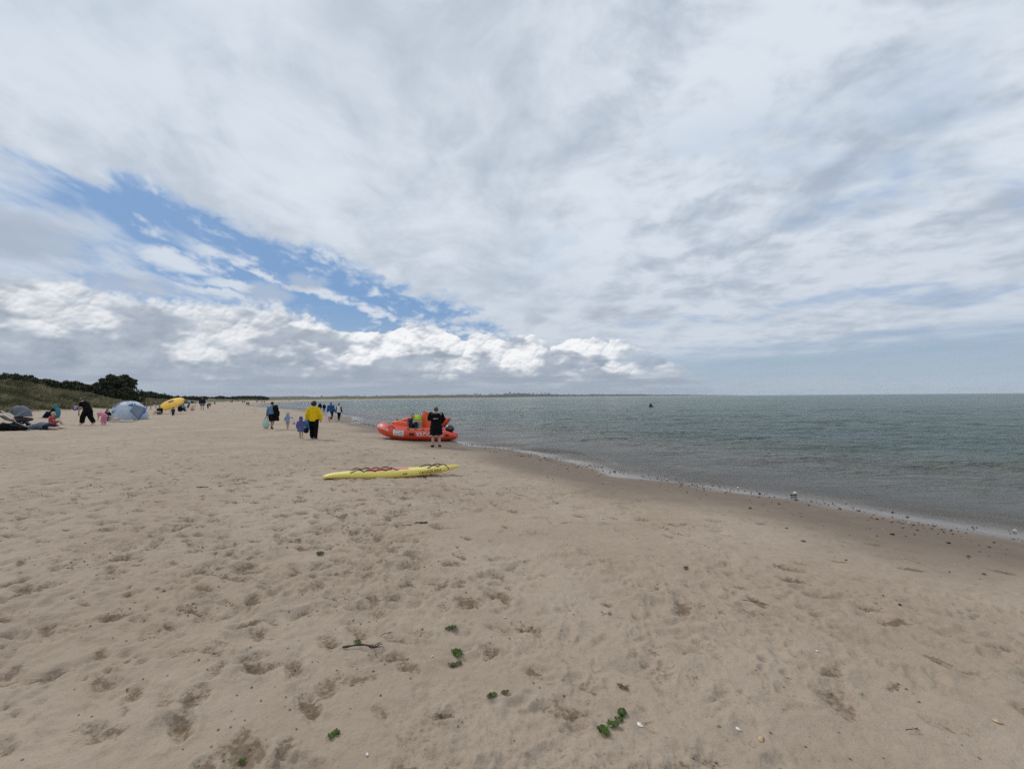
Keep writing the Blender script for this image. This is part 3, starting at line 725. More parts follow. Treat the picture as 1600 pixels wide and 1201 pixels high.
def person(label, loc, H, face=0.0, P=WALK, wear=(), skin=SKIN, hair=HAIR_B, hairstyle='short', group=None, child=False, vox=.022, wide=1.0, extra=None, pivot=None, fingers=False):
    root = empty('person', loc, face); tag(root, label, 'child' if child else 'person', group)
    hs = 1.32 if child else 1.0
    J = {k: Vector((v[0] * (wide if k[:2] in ('sh', 'el', 'wr', 'ha', 'hi', 'kn', 'an', 'to') else 1), v[1], v[2])) * H for k, v in P.items()}
    if child:
        up = (J['head'] - J['neckb']).normalized(); J['head'] = J['head'] + up * .022 * H
        if P['pelvis'][2] > .4:
            for k in J: J[k].z *= .965
    h = H
    side = (J['shR'] - J['shL']).normalized()
    hd = J['head']; hup = (J['head'] - J['neckb']).normalized(); hr = .058 * h * hs
    fwd = side.cross(hup) * -1
    fwd = hup.cross(side)
    m = MB()
    tw = wide
    m.tube([J['pelvis'] - (J['spine'] - J['pelvis']) * .35, J['pelvis'], J['spine'], J['chest'], J['neckb']], [(.080 * h * tw, .055 * h * tw), (.094 * h * tw, .065 * h * tw), (.080 * h * tw, .056 * h * tw), (.096 * h * tw, .063 * h * tw), (.052 * h, .042 * h)], 12, side)
    m.tube([J['neckb'], J['neck'], J['head'] - hup * hr * .5], [.036 * h, .031 * h, .033 * h], 8, side)
    m.ball(J['head'] + fwd * .004 * h, (hr * .84, hr * .98, hr * 1.12), 14, 10)
    m.ball(J['head'] + fwd * hr * .45 - hup * hr * .55, (hr * .52, hr * .5, hr * .45), 10, 7)          # jaw
    m.tube([J['head'] + fwd * hr * .92 + hup * hr * .12, J['head'] + fwd * hr * 1.16 - hup * hr * .22], [hr * .10, hr * .17], 6, side)   # nose
    for s in (-1, 1): m.tube([J['head'] + side * s * hr * .84 + hup * hr * .12, J['head'] + side * s * hr * .88 - hup * hr * .2], [hr * .13, hr * .12], 6, side)
    for s in 'LR':
        m.tube([J['chest'] + (J['sh' + s] - J['chest']) * .5 + Vector((0, 0, .01 * h)), J['sh' + s], J['el' + s], J['wr' + s]], [.042 * h, .036 * h, .026 * h, .017 * h], 8, side)
        d = (J['ha' + s] - J['wr' + s]).normalized()
        m.tube([J['wr' + s], J['ha' + s]], [(.019 * h, .014 * h), (.023 * h, .013 * h)], 8, side)
        n1 = d.cross(side); n1 = n1.normalized() if n1.length > .1 else Vector((0, 1, 0))
        for q in range(4):                                            # fingers fanned from the palm, slightly curled
            o_ = n1 * (q - 1.5) * .0115 * h
            L_ = (.036, .042, .040, .031)[q] * h
            inn = side * (-.25 if s == 'R' else .25)
            m.tube([J['ha' + s] + o_, J['ha' + s] + o_ + d * L_ * .55, J['ha' + s] + o_ + (d + inn).normalized() * L_], [.0065 * h, .006 * h, .005 * h], 6, side, 1)
        m.tube([J['wr' + s] + d * .02 * h, J['wr' + s] + d * .035 * h + n1 * .026 * h, J['wr' + s] + d * .058 * h + n1 * .030 * h], [.008 * h, .0075 * h, .006 * h], 6, side, 1)
        m.tube([J['hi' + s], J['kn' + s], J['kn' + s] * .45 + J['an' + s] * .55, J['an' + s]], [.060 * h * tw, .038 * h, .037 * h, .022 * h], 9, side)
        m.tube([J['an' + s] - (J['to' + s] - J['an' + s]) * .15, J['an' + s] * .4 + J['to' + s] * .6, J['to' + s]], [(.022 * h, .022 * h), (.026 * h, .018 * h), (.024 * h, .012 * h)], 8, side)
    m.obj('body', skin, root, remesh=vox * .55 if fingers else vox, smoothing=2)
    # hair
    g = MB()
    if hairstyle != 'none':
        g.ball(hd - fwd * hr * .20 + hup * hr * .18, (hr * .98, hr * 1.0, hr * 1.12), 14, 9)
        if hairstyle == 'long': g.tube([hd - fwd * hr * .35, hd - fwd * hr * .75 - hup * hr * 1.2, hd - fwd * hr * .8 - hup * hr * 2.2], [(hr * .95, hr * .6), (hr * .85, hr * .4), (hr * .5, hr * .25)], 10, side)
        if hairstyle == 'bob': g.tube([hd - fwd * hr * .3 + hup * hr * .3, hd - fwd * hr * .42 - hup * hr * .85], [(hr * 1.18, hr * 1.0), (hr * 1.16, hr * .85)], 12, side)
        if hairstyle == 'afro': g.ball(hd - fwd * hr * .2 + hup * hr * .25, (hr * 1.28, hr * 1.25, hr * 1.3), 14, 9)
        if hairstyle == 'bun': g.ball(hd - fwd * hr * .5 + hup * hr * 1.15, hr * .5)
        g.obj('hair', hair, root, remesh=vox * .8, smoothing=1)
    for wname, wmat, *opt in wear:
        opt = opt[0] if opt else {}
        g = MB(); add = opt.get('add', .012) * h
        T = lambda r: r * h * tw + add
        if wname in ('jacket', 'shirt', 'robe', 'vest'):
            low = J['pelvis'] + (J['pelvis'] - J['spine']) * opt.get('low', .25)
            g.tube([low, J['pelvis'], J['spine'], J['chest'], J['neckb'] + (J['neck'] - J['neckb']) * .2], [(T(.100), T(.074)), (T(.098), T(.072)), (T(.088), T(.066)), (T(.100), T(.070)), (T(.058), T(.048))], 14, side, 0)
            if wname == 'robe':
                hz = opt.get('hem', .27) * h; a, b_ = J['pelvis'], Vector((J['pelvis'].x, J['pelvis'].y, hz))
                g.tube([a, a * .5 + b_ * .5, b_], [(T(.108), T(.082)), (T(.112), T(.09)), (T(.122), T(.10))], 14, side, 0)
            if wname != 'vest':
                for s in 'LR':
                    e = J['wr' + s] if wname != 'shirt' or opt.get('long') else J['sh' + s] * .35 + J['el' + s] * .65
                    pts = [J['chest'] * .35 + J['sh' + s] * .65, J['sh' + s]] + ([J['el' + s]] if e is J['wr' + s] else []) + [e]
                    g.tube(pts, ([T(.040), T(.038), T(.031), T(.022)] if len(pts) == 4 else [T(.040), T(.038), T(.032)]), 9, side, 1)
            if opt.get('hood') == 'down': g.tube([J['neckb'] - fwd * .035 * h + side * -.055 * h, J['neckb'] - fwd * .062 * h - hup * .012 * h, J['neckb'] - fwd * .035 * h + side * .055 * h], [.026 * h, .034 * h, .026 * h], 8, (0, 0, 1))
            if opt.get('hood') == 'up':
                g.ball(hd - fwd * hr * .28 + hup * hr * .12, (hr * 1.12, hr * 1.12, hr * 1.24)); g.tube([J['neckb'], hd - fwd * hr * .2 - hup * hr * .3], [hr * 1.1, hr * 1.05], 10, side)
        if wname in ('trousers', 'shorts', 'leggings'):
            lo = J['pelvis'] - (J['spine'] - J['pelvis']) * .45
            g.tube([lo, J['pelvis'], J['pelvis'] * .6 + J['spine'] * .4], [(T(.090), T(.066)), (T(.099), T(.070)), (T(.086), T(.062))], 12, side, 0)
            for s in 'LR':
                if wname == 'shorts':
                    k = opt.get('len', .7); e = J['hi' + s] * (1 - k) + J['kn' + s] * k; g.tube([J['hi' + s], e], [T(.066), T(.060)], 10, side, 0)
                else:
                    lw = .8 if wname == 'leggings' else 1.12
                    e = J['an' + s] + (J['kn' + s] - J['an' + s]) * opt.get('short', .02)
                    g.tube([J['hi' + s], J['kn' + s], e], [T(.066), T(.042 * lw), T(.028 * lw * (1.15 if wname == 'trousers' else 1))], 10, side, 0)
        if wname == 'shoes':
            for s in 'LR':
                q = MB(); q.tube([J['an' + s] - (J['to' + s] - J['an' + s]) * .22 - Vector((0, 0, .012 * h)), J['an' + s] * .4 + J['to' + s] * .6, J['to' + s] * 1.0], [(.029 * h, .028 * h), (.032 * h, .026 * h), (.028 * h, .017 * h)], 8, side)
                q.obj('shoe', wmat, root, remesh=vox * .7, smoothing=1)
            continue
        if wname == 'hat':
            g.ball(hd + hup * hr * .45, (hr * 1.05, hr * 1.1, hr * .85)); g.tube([hd + hup * hr * .38 - hup * .004, hd + hup * hr * .46], [hr * 1.55, hr * 1.45], 14, side, 0)
        g.obj({'robe': 'robe', 'vest': 'vest'}.get(wname, wname), wmat, root, remesh=vox * .85, smoothing=3)
    if extra: extra(root, J, h, side, fwd, hup, hr)
    return root
def px_h(px, pyf, pyt, H=None):
    """ground point and the height that reaches the row pyt"""
    p = at(px, pyf); return p, (pyf - pyt) / 711.1 * p.y * (1.0 if H is None else H)
# ------------------------------------------------------------------ the family walking away in the middle
p, H = px_h(490, 685.5, 626); print('yellow', p, H)
Y_ = pose(knL=(-.06, .05, .29), anL=(-.065, .06, .045), toL=(-.075, .15, .02), knR=(.058, -.01, .285), anR=(.06, -.05, .045), toR=(.068, .04, .018),
    elL=(-.165, -.01, .65), wrL=(-.17, .03, .50), haL=(-.165, .04, .455), elR=(.165, -.01, .64), wrR=(.155, .06, .50), haR=(.15, .085, .46))
def tear(root, J, h, side, fwd, hup, hr):
    pass
person('adult in a bright yellow hooded coat and black trousers, blue board under the left arm', p, H, .06, Y_, [('trousers', BLACK, {'add': .016}), ('jacket', YEL, {'add': .022, 'hood': 'down', 'low': .55}), ('shoes', CHAR)], SKIN2, HAIR_B, 'afro', 'people walking away along the beach', wide=1.02, fingers=True)
bp = p
# blue bodyboard carried beside the yellow coat
def slab(name, outline, thick, mat, parent=None):
    n = len(outline); V = [(x, -thick / 2, z) for x, z in outline] + [(x, thick / 2, z) for x, z in outline]
    F = [tuple(range(n)), tuple(range(2 * n - 1, n - 1, -1))] + [(i, i + n, (i + 1) % n + n, (i + 1) % n) for i in range(n)]
    o = mesh_obj(name, V, F, mat, parent, smooth=False)
    bm = bmesh.new(); bm.from_mesh(o.data); bmesh.ops.recalc_face_normals(bm, faces=bm.faces)
    bmesh.ops.bevel(bm, geom=bm.edges[:], offset=thick * .22, segments=2, affect='EDGES'); bm.to_mesh(o.data); bm.free()
    return o
b = empty('bodyboard', (bp.x - .27, bp.y + .02, bp.z + .0), .1)
tag(b, 'bright blue bodyboard held upright beside the yellow coat', 'bodyboard')
BB = simple('foam_blue', (0.015, 0.28, 0.62), .5, .08, 6)
ol = [(-.13 * math.sin(t) * (1 - .12 * math.cos(t)), .36 * math.cos(t)) for t in np.linspace(0, 2 * math.pi, 22, endpoint=False)]
ol = [(x * 1.05 + .0, z + .78) for x, z in ol]
slab('foam_core', ol, .05, BB, b); q = slab('edge_strip', [(x * 1.06, (z - .78) * 1.03 + .78) for x, z in ol], .022, simple('foam_dark_blue', (.012, .10, .30), .5), b)
bg_ = empty('holdall', (bp.x - .33, bp.y - .04, bp.z + .30)); tag(bg_, 'small dark navy bag hanging below the blue bodyboard', 'bag')
MB().ball((0, 0, .1), (.13, .09, .13)).box((0, 0, .04), (.2, .14, .1), bevel=.03).obj('bag_body', NAVY, bg_, remesh=.02); MB().tube([(-.08, 0, .18), (-.05, 0, .38), (.05, 0, .38), (.08, 0, .18)], .012, 6).obj('strap', NAVY, bg_)

p, H = px_h(425, 670.5, 627); print('blue adult', p, H)
B_ = pose(**{k: WALK[k] for k in ('knL', 'anL', 'toL', 'knR', 'anR', 'toR')}); B_.update(elL=(-.15, -.01, .64), wrL=(-.185, .01, .50), haL=(-.19, .015, .455), elR=(.16, .03, .68), wrR=(.10, .11, .74), haR=(.08, .12, .76))
def coat(root, J, h, side, fwd, hup, hr):
    g = MB(); s = J['shR']
    g.tube([s + Vector((-.03, .09, -.05)), s + Vector((.0, 0, .07)), s + Vector((.10, -.11, -.12)), s + Vector((.16, -.13, -.45)), s + Vector((.24, -.12, -.82))], [(.13, .05), (.16, .06), (.19, .07), (.15, .06), (.10, .05)], 10, (1, 0, 0))
    g.tube([s + Vector((.10, -.12, -.1)), s + Vector((.28, -.10, -.32)), s + Vector((.3, -.1, -.5))], [(.08, .06), (.08, .05), (.05, .05)], 8)
    t = g.obj('coat_folds', BLACK, None, remesh=.03); t.name = 'black_coat'; t.location = root.location; t.rotation_euler = root.rotation_euler
    tag(t, 'long black coat slung over the shoulder of the denim blue walker', 'coat')
person('adult in a denim blue top and black shorts, walking with a coat over one shoulder', p, H, -.05, B_, [('shorts', BLACK, {'len': .95, 'add': .022}), ('jacket', DEN, {'add': .016, 'low': .3}), ('shoes', CHAR)], SKIN2, HAIR_B, 'short', 'people walking away along the beach', extra=coat, fingers=True, wide=1.05)
def bagobj():
    q = at(416, 669.5); o = empty('shopping_bag', q + Vector((0, -.02, .06)), .1); tag(o, 'pale mint patterned shopping bag carried low on the left', 'bag')
    m, t, b_ = new_mat('mint_print'); n = voro(t, objco(t), 16, 0, .5, feature='F1')
    t.links.new(mixc(t, n.ss(.28, .20), (.42, .60, .55), (.72, .76, .72)), b_.inputs['Base Color']); b_.inputs['Roughness'].default_value = .7
    g = MB(); g.tube([(0, 0, .05), (0, 0, .25), (0, 0, .47)], [(.20, .11), (.215, .12), (.18, .05)], 14, (1, 0, 0), 1); g.obj('bag_body', m, o, remesh=.03)
    for s in (-1, 1): MB().tube([(-.09, s * .03, .45), (-.04, s * .02, .66), (.04, s * .02, .66), (.09, s * .03, .45)], .011, 6).obj('handle', CHAR, o)
bagobj()

p, H = px_h(449.5, 671, 643); print('child blue', p, H)
C_ = pose(knL=(-.05, .03, .28), anL=(-.05, .05, .05), toL=(-.055, .15, .02), knR=(.05, .0, .28), anR=(.05, -.09, .08), toR=(.055, -.02, .03), elL=(-.16, .02, .70), wrL=(-.22, .06, .60), haL=(-.24, .07, .565), elR=(.18, .02, .76), wrR=(.29, .04, .73), haR=(.33, .05, .715))
def bunnies(root, J, h, side, fwd, hup, hr):
    for s in (-1, 1): MB().tube([J['head'] + side * s * hr * .6 + hup * hr * .8, J['head'] + side * s * hr * 1.0 + hup * hr * 1.7], [hr * .28, hr * .16], 8).obj('hair_bunch', HAIR_N, root)
person('small child in a pale blue hooded top with hair in two bunches', p, H * .93, .0, C_, [('shorts', PINK, {'len': .4}), ('jacket', PALEBLUE, {'add': .018, 'low': .8, 'hood': 'up'})], SKIN, HAIR_N, 'short', 'people walking away along the beach', True, extra=bunnies, vox=.018)
def spade_bag():
    q = p + Vector((.40, .02, .38)); o = empty('beach_bag', q, 0); tag(o, 'little red and white bag swinging from the small child\'s hand', 'bag')
    g = slab('bag_body', [(-.15, -.1), (.12, -.13), (.15, .08), (.0, .15), (-.13, .1)], .05, WHITE, o)
    slab('red_shape', [(-.09, -.06), (-.02, -.03), (.05, -.10), (.04, -.01), (.11, .05), (.02, .05), (-.02, .11), (-.04, .04), (-.11, .02)], .07, RED, o)
    MB().tube([(-.07, 0, .12), (-.03, 0, .20), (.03, 0, .14)], .010, 6).obj('strap', RED, o)
spade_bag()

p, H = px_h(470, 686, 650.5); print('child purple', p, H)
mp, tp, bp2 = new_mat('purple_print'); n_ = voro(tp, objco(tp), 17, 0, .5, feature='F1')
tp.links.new(mixc(tp, n_.ss(.30, .20), (.085, .085, .235), mixc(tp, noise(tp, objco(tp), 7).ss(.4, .6), (.45, .30, .52), (.08, .22, .42))), bp2.inputs['Base Color']); bp2.inputs['Roughness'].default_value = .9
D_ = pose(elL=(-.15, .0, .66), wrL=(-.165, .02, .52), haL=(-.165, .03, .48), elR=(.15, .02, .68), wrR=(.19, .05, .60), haR=(.21, .06, .57), knL=(-.05, .03, .28), anL=(-.05, .05, .05), toL=(-.055, .14, .02))
person('small child in a purple and blue patterned hooded towel robe, bare legs', p, H, .05, D_, [('robe', mp, {'add': .03, 'hem': .33, 'hood': 'up'})], SKIN, HAIR_N, 'short', 'people walking away along the beach', True, vox=.018)

# ------------------------------------------------------------------ walkers beyond, near the water's edge
p, H = px_h(517, 656.5, 628)
person('adult in a royal blue hooded jacket and dark trousers beside a toddler', p, H, .05, WALK, [('trousers', NAVY), ('jacket', ROYAL, {'add': .03, 'hood': 'down', 'low': .5})], SKIN, HAIR_N, 'short', 'people walking away along the beach', vox=.03, wide=1.1)
p2, H2 = px_h(514.5, 658.5, 643)
person('toddler in a white top and pink trousers in front of the royal blue jacket', p2, H2, .0, WALK, [('trousers', PINK, {'add': .02}), ('jacket', WHITE, {'add': .03, 'hood': 'up'})], SKIN, HAIR_Y, 'short', 'people walking away along the beach', True, vox=.02)
p, H = px_h(529.5, 657, 630)
person('adult in a white sleeveless top over grey sleeves and black leggings', p, H, .0, WALK, [('leggings', BLACK), ('jacket', CHAR, {'add': .02}), ('vest', WHITE, {'add': .034, 'low': .5}), ('shoes', GREY)], SKIN, HAIR_N, 'bun', 'people walking away along the beach', vox=.03)
p, H = px_h(506.5, 643.5, 630)
person('distant walker in black with a pale patch on the back, right of the dark pair', p, H, 3.0, WALK, [('trousers', BLACK), ('jacket', BLACK, {'add': .03})], SKIN, HAIR_N, 'short', 'people walking away along the beach', vox=.04)
p, H = px_h(500, 643.5, 628.5)
person('distant walker in black partly hidden behind the yellow coat', p, H, 3.1, WALK, [('trousers', BLACK), ('jacket', BLACK, {'add': .03, 'hood': 'up'})], SKIN, HAIR_B, 'short', 'people walking away along the beach', vox=.04)

# ------------------------------------------------------------------ person in the long black robe by the boat
p, H = px_h(681.5, 698.5, 635); print('robe', p, H)
W_ = pose(elL=(-.155, .10, .70), wrL=(-.06, .20, .74), haL=(-.035, .215, .77), elR=(.16, .07, .68), wrR=(.10, .16, .60), haR=(.08, .19, .585), anL=(-.075, -.01, .045), toL=(-.115, .07, .018), anR=(.075, -.01, .045), toR=(.095, .075, .018), knL=(-.07, .01, .28), knR=(.07, .01, .28))
def robe_bits(root, J, h, side, fwd, hup, hr):
    g = MB(); g.tube([J['neckb'] + side * -.075 * h - fwd * .02 * h - hup * .01 * h, J['neckb'] - fwd * .078 * h - hup * .006 * h, J['neckb'] + side * .085 * h - fwd * .02 * h - hup * .01 * h], [.018 * h, .026 * h, .018 * h], 8, (0, 0, 1))
    g.obj('collar_lining', GREY, root)
    c = J['chest'] - Vector((0, 0, .035 * h)); g = MB()
    g.box((c.x - .028 * h, c.y - .106 * h, c.z), (.058 * h, .012, .02 * h), bevel=.003)
    g.box((c.x + .035 * h, c.y - .106 * h, c.z + .003 * h), (.040 * h, .012, .014 * h), bevel=.003)
    g.obj('back_print', simple('print_grey', (.55, .55, .55), .6), root, smooth=False)
person('adult seen from behind in a long black changing robe beside the orange boat', p, H, .10, W_, [('robe', BLACK, {'add': .036, 'hem': .30}), ('shoes', BLACK)], SKIN, HAIR_N, 'short', None, extra=robe_bits, fingers=True, wide=1.05, vox=.02)

# ------------------------------------------------------------------ left side: families below the dune
p, H0 = px_h(136, 664, 622); print('man left', p, H0)
HL = H0 * 1.05
# faces left (-x): local +y turned to -x is rot +90 deg
L_ = pose(pelvis=(0, -.02, .54), spine=(0, .02, .64), chest=(0, .075, .74), neckb=(0, .125, .81), neck=(0, .165, .835), head=(0, .225, .86), shL=(-.10, .10, .79), shR=(.10, .10, .79),
    elL=(-.10, .17, .67), wrL=(-.09, .30, .65), haL=(-.085, .345, .66), elR=(.10, .15, .66), wrR=(.09, .27, .62), haR=(.085, .31, .63), hiL=(-.05, -.02, .52), hiR=(.05, -.02, .52),
    knL=(-.055, .10, .29), anL=(-.055, .13, .05), toL=(-.055, .22, .02), knR=(.055, -.06, .28), anR=(.055, -.19, .07), toR=(.055, -.10, .02))
person('adult in black stooping forward in mid-stride, arms held out to the left', p, HL, R(92), L_, [('trousers', BLACK, {'add': .03, 'short': .12}), ('shirt', BLACK, {'add': .03, 'low': .9})], SKIN, HAIR_B, 'short', None, fingers=True, wide=1.1)
q = p + Vector((-.52 * HL * .82 - .02, .02, .60 * HL))
o = empty('windmill_toy', q, .3); tag(o, 'round blue and lilac toy held out by the stooping adult in black', 'toy')
MB().ball((0, 0, 0), (.17, .05, .17), 14, 8).obj('disc', simple('toy_blue', (.05, .07, .28), .5), o); MB().ball((0.03, -.035, -.02), (.09, .04, .09), 10, 7).obj('lilac_centre', simple('toy_lilac', (.36, .30, .60), .5), o)
p, H = px_h(162, 664, 643)
person('child in pink bending over the sand behind the stooping adult', p, H * 1.45, R(80), BEND, [('trousers', PINK, {'add': .022, 'short': .25}), ('shirt', PINK, {'add': .022})], SKIN, HAIR_Y, 'short', None, True, vox=.02, fingers=True)
p, _ = px_h(165, 658, 640)
K_ = dict(LEGSOUT); K_.update(spine=(0, -.03, .19), elL=(-.13, .10, .20), elR=(.13, .10, .20))
person('adult in a black top sitting on a blue towel with bare legs stretched out', p + Vector((0, .1, .04)), 1.75, R(-82), K_, [('shorts', BLACK, {'len': .45}), ('shirt', BLACK, {'add': .022})], SKIN, HAIR_N, 'long', None, fingers=True)
tw = empty('beach_towel', at(186, 658.5), .05); tag(tw, 'turquoise towel spread on the sand in front of the pop-up tent', 'towel')
def cloth_sheet(w, d, name, mat, parent, amp=.015, nx=22, ny=12, loc=Vector((0, 0, 0))):
    V, F = [], []
    bx, by = parent.location.x, parent.location.y; rz = parent.rotation_euler.z
    for j in range(ny + 1):
        for i in range(nx + 1):
            x, y = (i / nx - .5) * w, (j / ny - .5) * d
            wx, wy = bx + x * math.cos(rz) - y * math.sin(rz), by + x * math.sin(rz) + y * math.cos(rz)
            z = sand_z(wx, wy) - parent.location.z + .02 + amp * (1 + float(perlin(np.array([x * 5.0]), np.array([y * 5.0]), 7)[0]))
            V.append((x, y, z))
    for j in range(ny):
        for i in range(nx): a = j * (nx + 1) + i; F.append((a, a + 1, a + nx + 2, a + nx + 1))
    n = len(V); V += [(x, y, z - .02) for x, y, z in V]; F += [tuple(i + n for i in f[::-1]) for f in F]
    ed = [i for i in range(nx + 1)] + [j * (nx + 1) + nx for j in range(1, ny + 1)] + [ny * (nx + 1) + i for i in range(nx - 1, -1, -1)] + [j * (nx + 1) for j in range(ny - 1, 0, -1)]
    F += [(ed[i], ed[i] + n, ed[(i + 1) % len(ed)] + n, ed[(i + 1) % len(ed)]) for i in range(len(ed))]
    return mesh_obj(name, V, F, mat, parent)
cloth_sheet(2.3, .8, 'cloth', simple('towel_turquoise', (.05, .20, .27), .9, .2, 8), tw)

# adult lying on their front, legs to the right
p = at(58, 671.5)
LIE = pose(pelvis=(0, .0, .085), spine=(0, .11, .10), chest=(0, .21, .115), neckb=(0, .30, .13), neck=(0, .34, .13), head=(0, .40, .11), shL=(-.10, .28, .11), shR=(.10, .28, .11), elL=(-.15, .36, .04), wrL=(-.08, .45, .03), haL=(-.04, .47, .03),
    elR=(.15, .36, .04), wrR=(.08, .45, .03), haR=(.04, .47, .03), hiL=(-.055, -.02, .08), knL=(-.09, -.26, .045), anL=(-.11, -.48, .04), toL=(-.11, -.55, .02), hiR=(.055, -.02, .08), knR=(.08, -.26, .045), anR=(.07, -.48, .04), toR=(.07, -.55, .02))
person('adult in grey top and dark shorts lying on the sand beside the pram', p + Vector((.25, .35, 0)), 1.8, R(86), LIE, [('shorts', NAVY, {'len': .7, 'add': .02}), ('shirt', cloth('slate', (.13, .16, .21)), {'add': .035, 'long': True})], SKIN, HAIR_N, 'short', None, wide=1.35, fingers=True)
p, H = px_h(81, 664, 646)
person('fair haired toddler in a red top sitting behind the adult lying down', p, H * 1.95, R(-60), SIT, [('shorts', RED), ('shirt', RED, {'add': .02})], SKIN, HAIR_Y, 'short', None, True, vox=.02)
p, H = px_h(87, 653, 629); print('teal', p, H)
person('adult hunched in a teal towel at the foot of the dune', p, H * 1.62, R(110), SIT, [('trousers', NAVY, {'add': .03}), ('jacket', BLACK, {'add': .03}), ('vest', TEAL, {'add': .05, 'hood': 'up'})], SKIN, HAIR_N, 'short', None)

# round the parasol and beyond
p, H = px_h(250, 647.5, 633)
person('adult in black sitting cross-legged at the left edge of the yellow parasol', p, H * 1.75, R(160), SIT, [('shorts', GREY), ('shirt', BLACK, {'add': .03})], SKIN, HAIR_B, 'short', None, wide=1.2, vox=.03)
p, H = px_h(270.5, 650, 635)
person('child in dark clothes standing in front of the yellow parasol', p, H, R(40), WALK, [('trousers', NAVY), ('jacket', CHAR)], SKIN, HAIR_N, 'short', None, True, vox=.03)
p, H = px_h(281, 643, 631)
person('adult in dark clothes sitting in the shade behind the yellow parasol', p, H * 1.8, R(-60), SIT, [('trousers', NAVY), ('jacket', BLACK, {'add': .03})], SKIN, HAIR_B, 'short', None, wide=1.2, vox=.035)
p, H = px_h(287, 641.5, 630)
person('adult in a blue top sitting among the dark folded chairs', p, H * 1.7, R(120), SIT, [('trousers', NAVY), ('jacket', DEN, {'add': .03})], SKIN, HAIR_B, 'short', None, wide=1.2, vox=.035)
p, H = px_h(300, 641.5, 634)
person('bare backed bather in coral shorts sitting right of the parasols', p, H * 1.9, R(-120), SIT, [('shorts', CORAL)], SKIN, HAIR_N, 'short', None, vox=.035, wide=1.15)
p, H = px_h(316, 640, 619.5); print('std', p, H)
person('adult in a dark jacket and grey shorts standing alone right of the parasols', p, H, R(20), STAND, [('shorts', GREY, {'add': .025, 'len': .9}), ('jacket', NAVY, {'add': .035, 'low': .4}), ('shoes', CHAR)], SKIN, HAIR_B, 'short', None, wide=1.15, vox=.035)
p, H = px_h(325, 638, 628)
person('child in black leaning forward beside the adult in grey shorts', p, H * 1.25, R(-80), BEND, [('trousers', BLACK), ('jacket', BLACK)], SKIN, HAIR_B, 'short', None, True, vox=.03)

# far walkers, too small for more than coat and trousers
FARW = [(335.5, 631.8, 624.5, NAVY, CORAL, 'far walker in a brick red top, nearest of the distant figures', 2.0),
    (349.5, 628.6, 625.2, OLIVE, SAGE, 'tiny walker in sage green against the dune grass', 0), (361, 629.0, 624.6, BLACK, RED, 'far figure in dark red beside the dune foot', 1.0), (363, 628.8, 624.8, BLACK, BLACK, 'far figure in black right beside the one in dark red', 1.0),
    (370, 627.4, 624.2, BLACK, RED, 'tiny figure in red on the upper beach far away', .5), (372.5, 627.4, 624.4, BLACK, CHAR, 'tiny figure in charcoal next to the tiny one in red', .5),
    (379, 629.6, 625.4, BLACK, BLACK, 'left one of two far walkers in black close together', 0), (381.8, 629.6, 625.4, BLACK, NAVY, 'right one of two far walkers close together, in navy', 0),
    (385.8, 633.4, 627.2, BLACK, BLACK, 'larger far walker in black on the damp sand, left of its companion', 0), (388.6, 633.4, 627.4, BLACK, CHAR, 'larger far walker in charcoal on the damp sand, right of its companion', 0),
    (400.6, 629.0, 627.0, BLACK, BLACK, 'tiny dark figure crouching by the inlet tip', 0), (403, 629.0, 626.2, NAVY, RED, 'tiny figure in red by the inlet tip', 0), (409.4, 629.6, 625.6, BLACK, BLACK, 'tiny upright figure in black beyond the denim blue walker', 0),
    (413.4, 629.4, 626.6, BLACK, CHAR, 'tiny figure in charcoal just right of the upright black one', 0), (452, 626.6, 624.2, BLACK, BLACK, 'tiny dark figure on the far sand spit', 0)]
for (a, bf, bt, c1, c2, lab, rz) in FARW:
    p, H = px_h(a, bf, bt); H = min(1.9, max(1.2, H))
    person(lab, p, H, rz, WALK, [('trousers', c1, {'add': .02}), ('jacket', c2, {'add': .03})], SKIN, HAIR_B, 'short', 'far walkers on the beach', vox=.05)
    if p.y > 700: print('far!', lab, p)
settle()
# ------------------------------------------------------------------ yellow rescue board
def loft(sections, closed_ends=True):
    n = len(sections[0]); V = [v for s_ in sections for v in s_]; F = []
    for i in range(len(sections) - 1):
        for k in range(n): F.append((i * n + k, i * n + (k + 1) % n, (i + 1) * n + (k + 1) % n, (i + 1) * n + k))
    if closed_ends: F.append(tuple(range(n))[::-1]); F.append(tuple((len(sections) - 1) * n + k for k in range(n)))
    return V, F
def paint(name, col, rough=.32, coat=.3, dirt=(0.35, .28, .20), amount=.25):
    if name in MATS: return MATS[name]
    m, t, b = new_mat(name); co = objco(t)
    n = noise(t, co, 3.0, 6, .65); n2 = noise(t, co, 22, 5, .7)
    c = mixc(t, n.ss(.35, .7) * .16, col, tuple(min(1, v * .8 + .02) for v in col))
    c = mixc(t, (n2 * .6 + n * .4).ss(.52, .72) * amount, c, dirt)
    t.links.new(c, b.inputs['Base Color']); t.links.new((n2 * .3 + rough - .12).s, b.inputs['Roughness']); b.inputs['Coat Weight'].default_value = coat; b.inputs['Coat Roughness'].default_value = .25
    MATS[name] = m; return m
BOARDY = paint('board_yellow', (0.84, 0.68, 0.15), .42, .25, (.55, .45, .22), .22)
bl, br = at(505, 748.0), at(717, 741.5)
bl.y -= .0
mid = (bl + br) / 2; ang = math.atan2(br.y - bl.y, br.x - bl.x); BL = (br - bl).length; print('board', bl, br, BL)
board = empty('rescue_board', (mid.x, mid.y, sand_z(mid.x, mid.y) - .018), ang)
tag(board, 'long yellow rescue paddle board lying on the sand with black hand loops', 'rescue board')
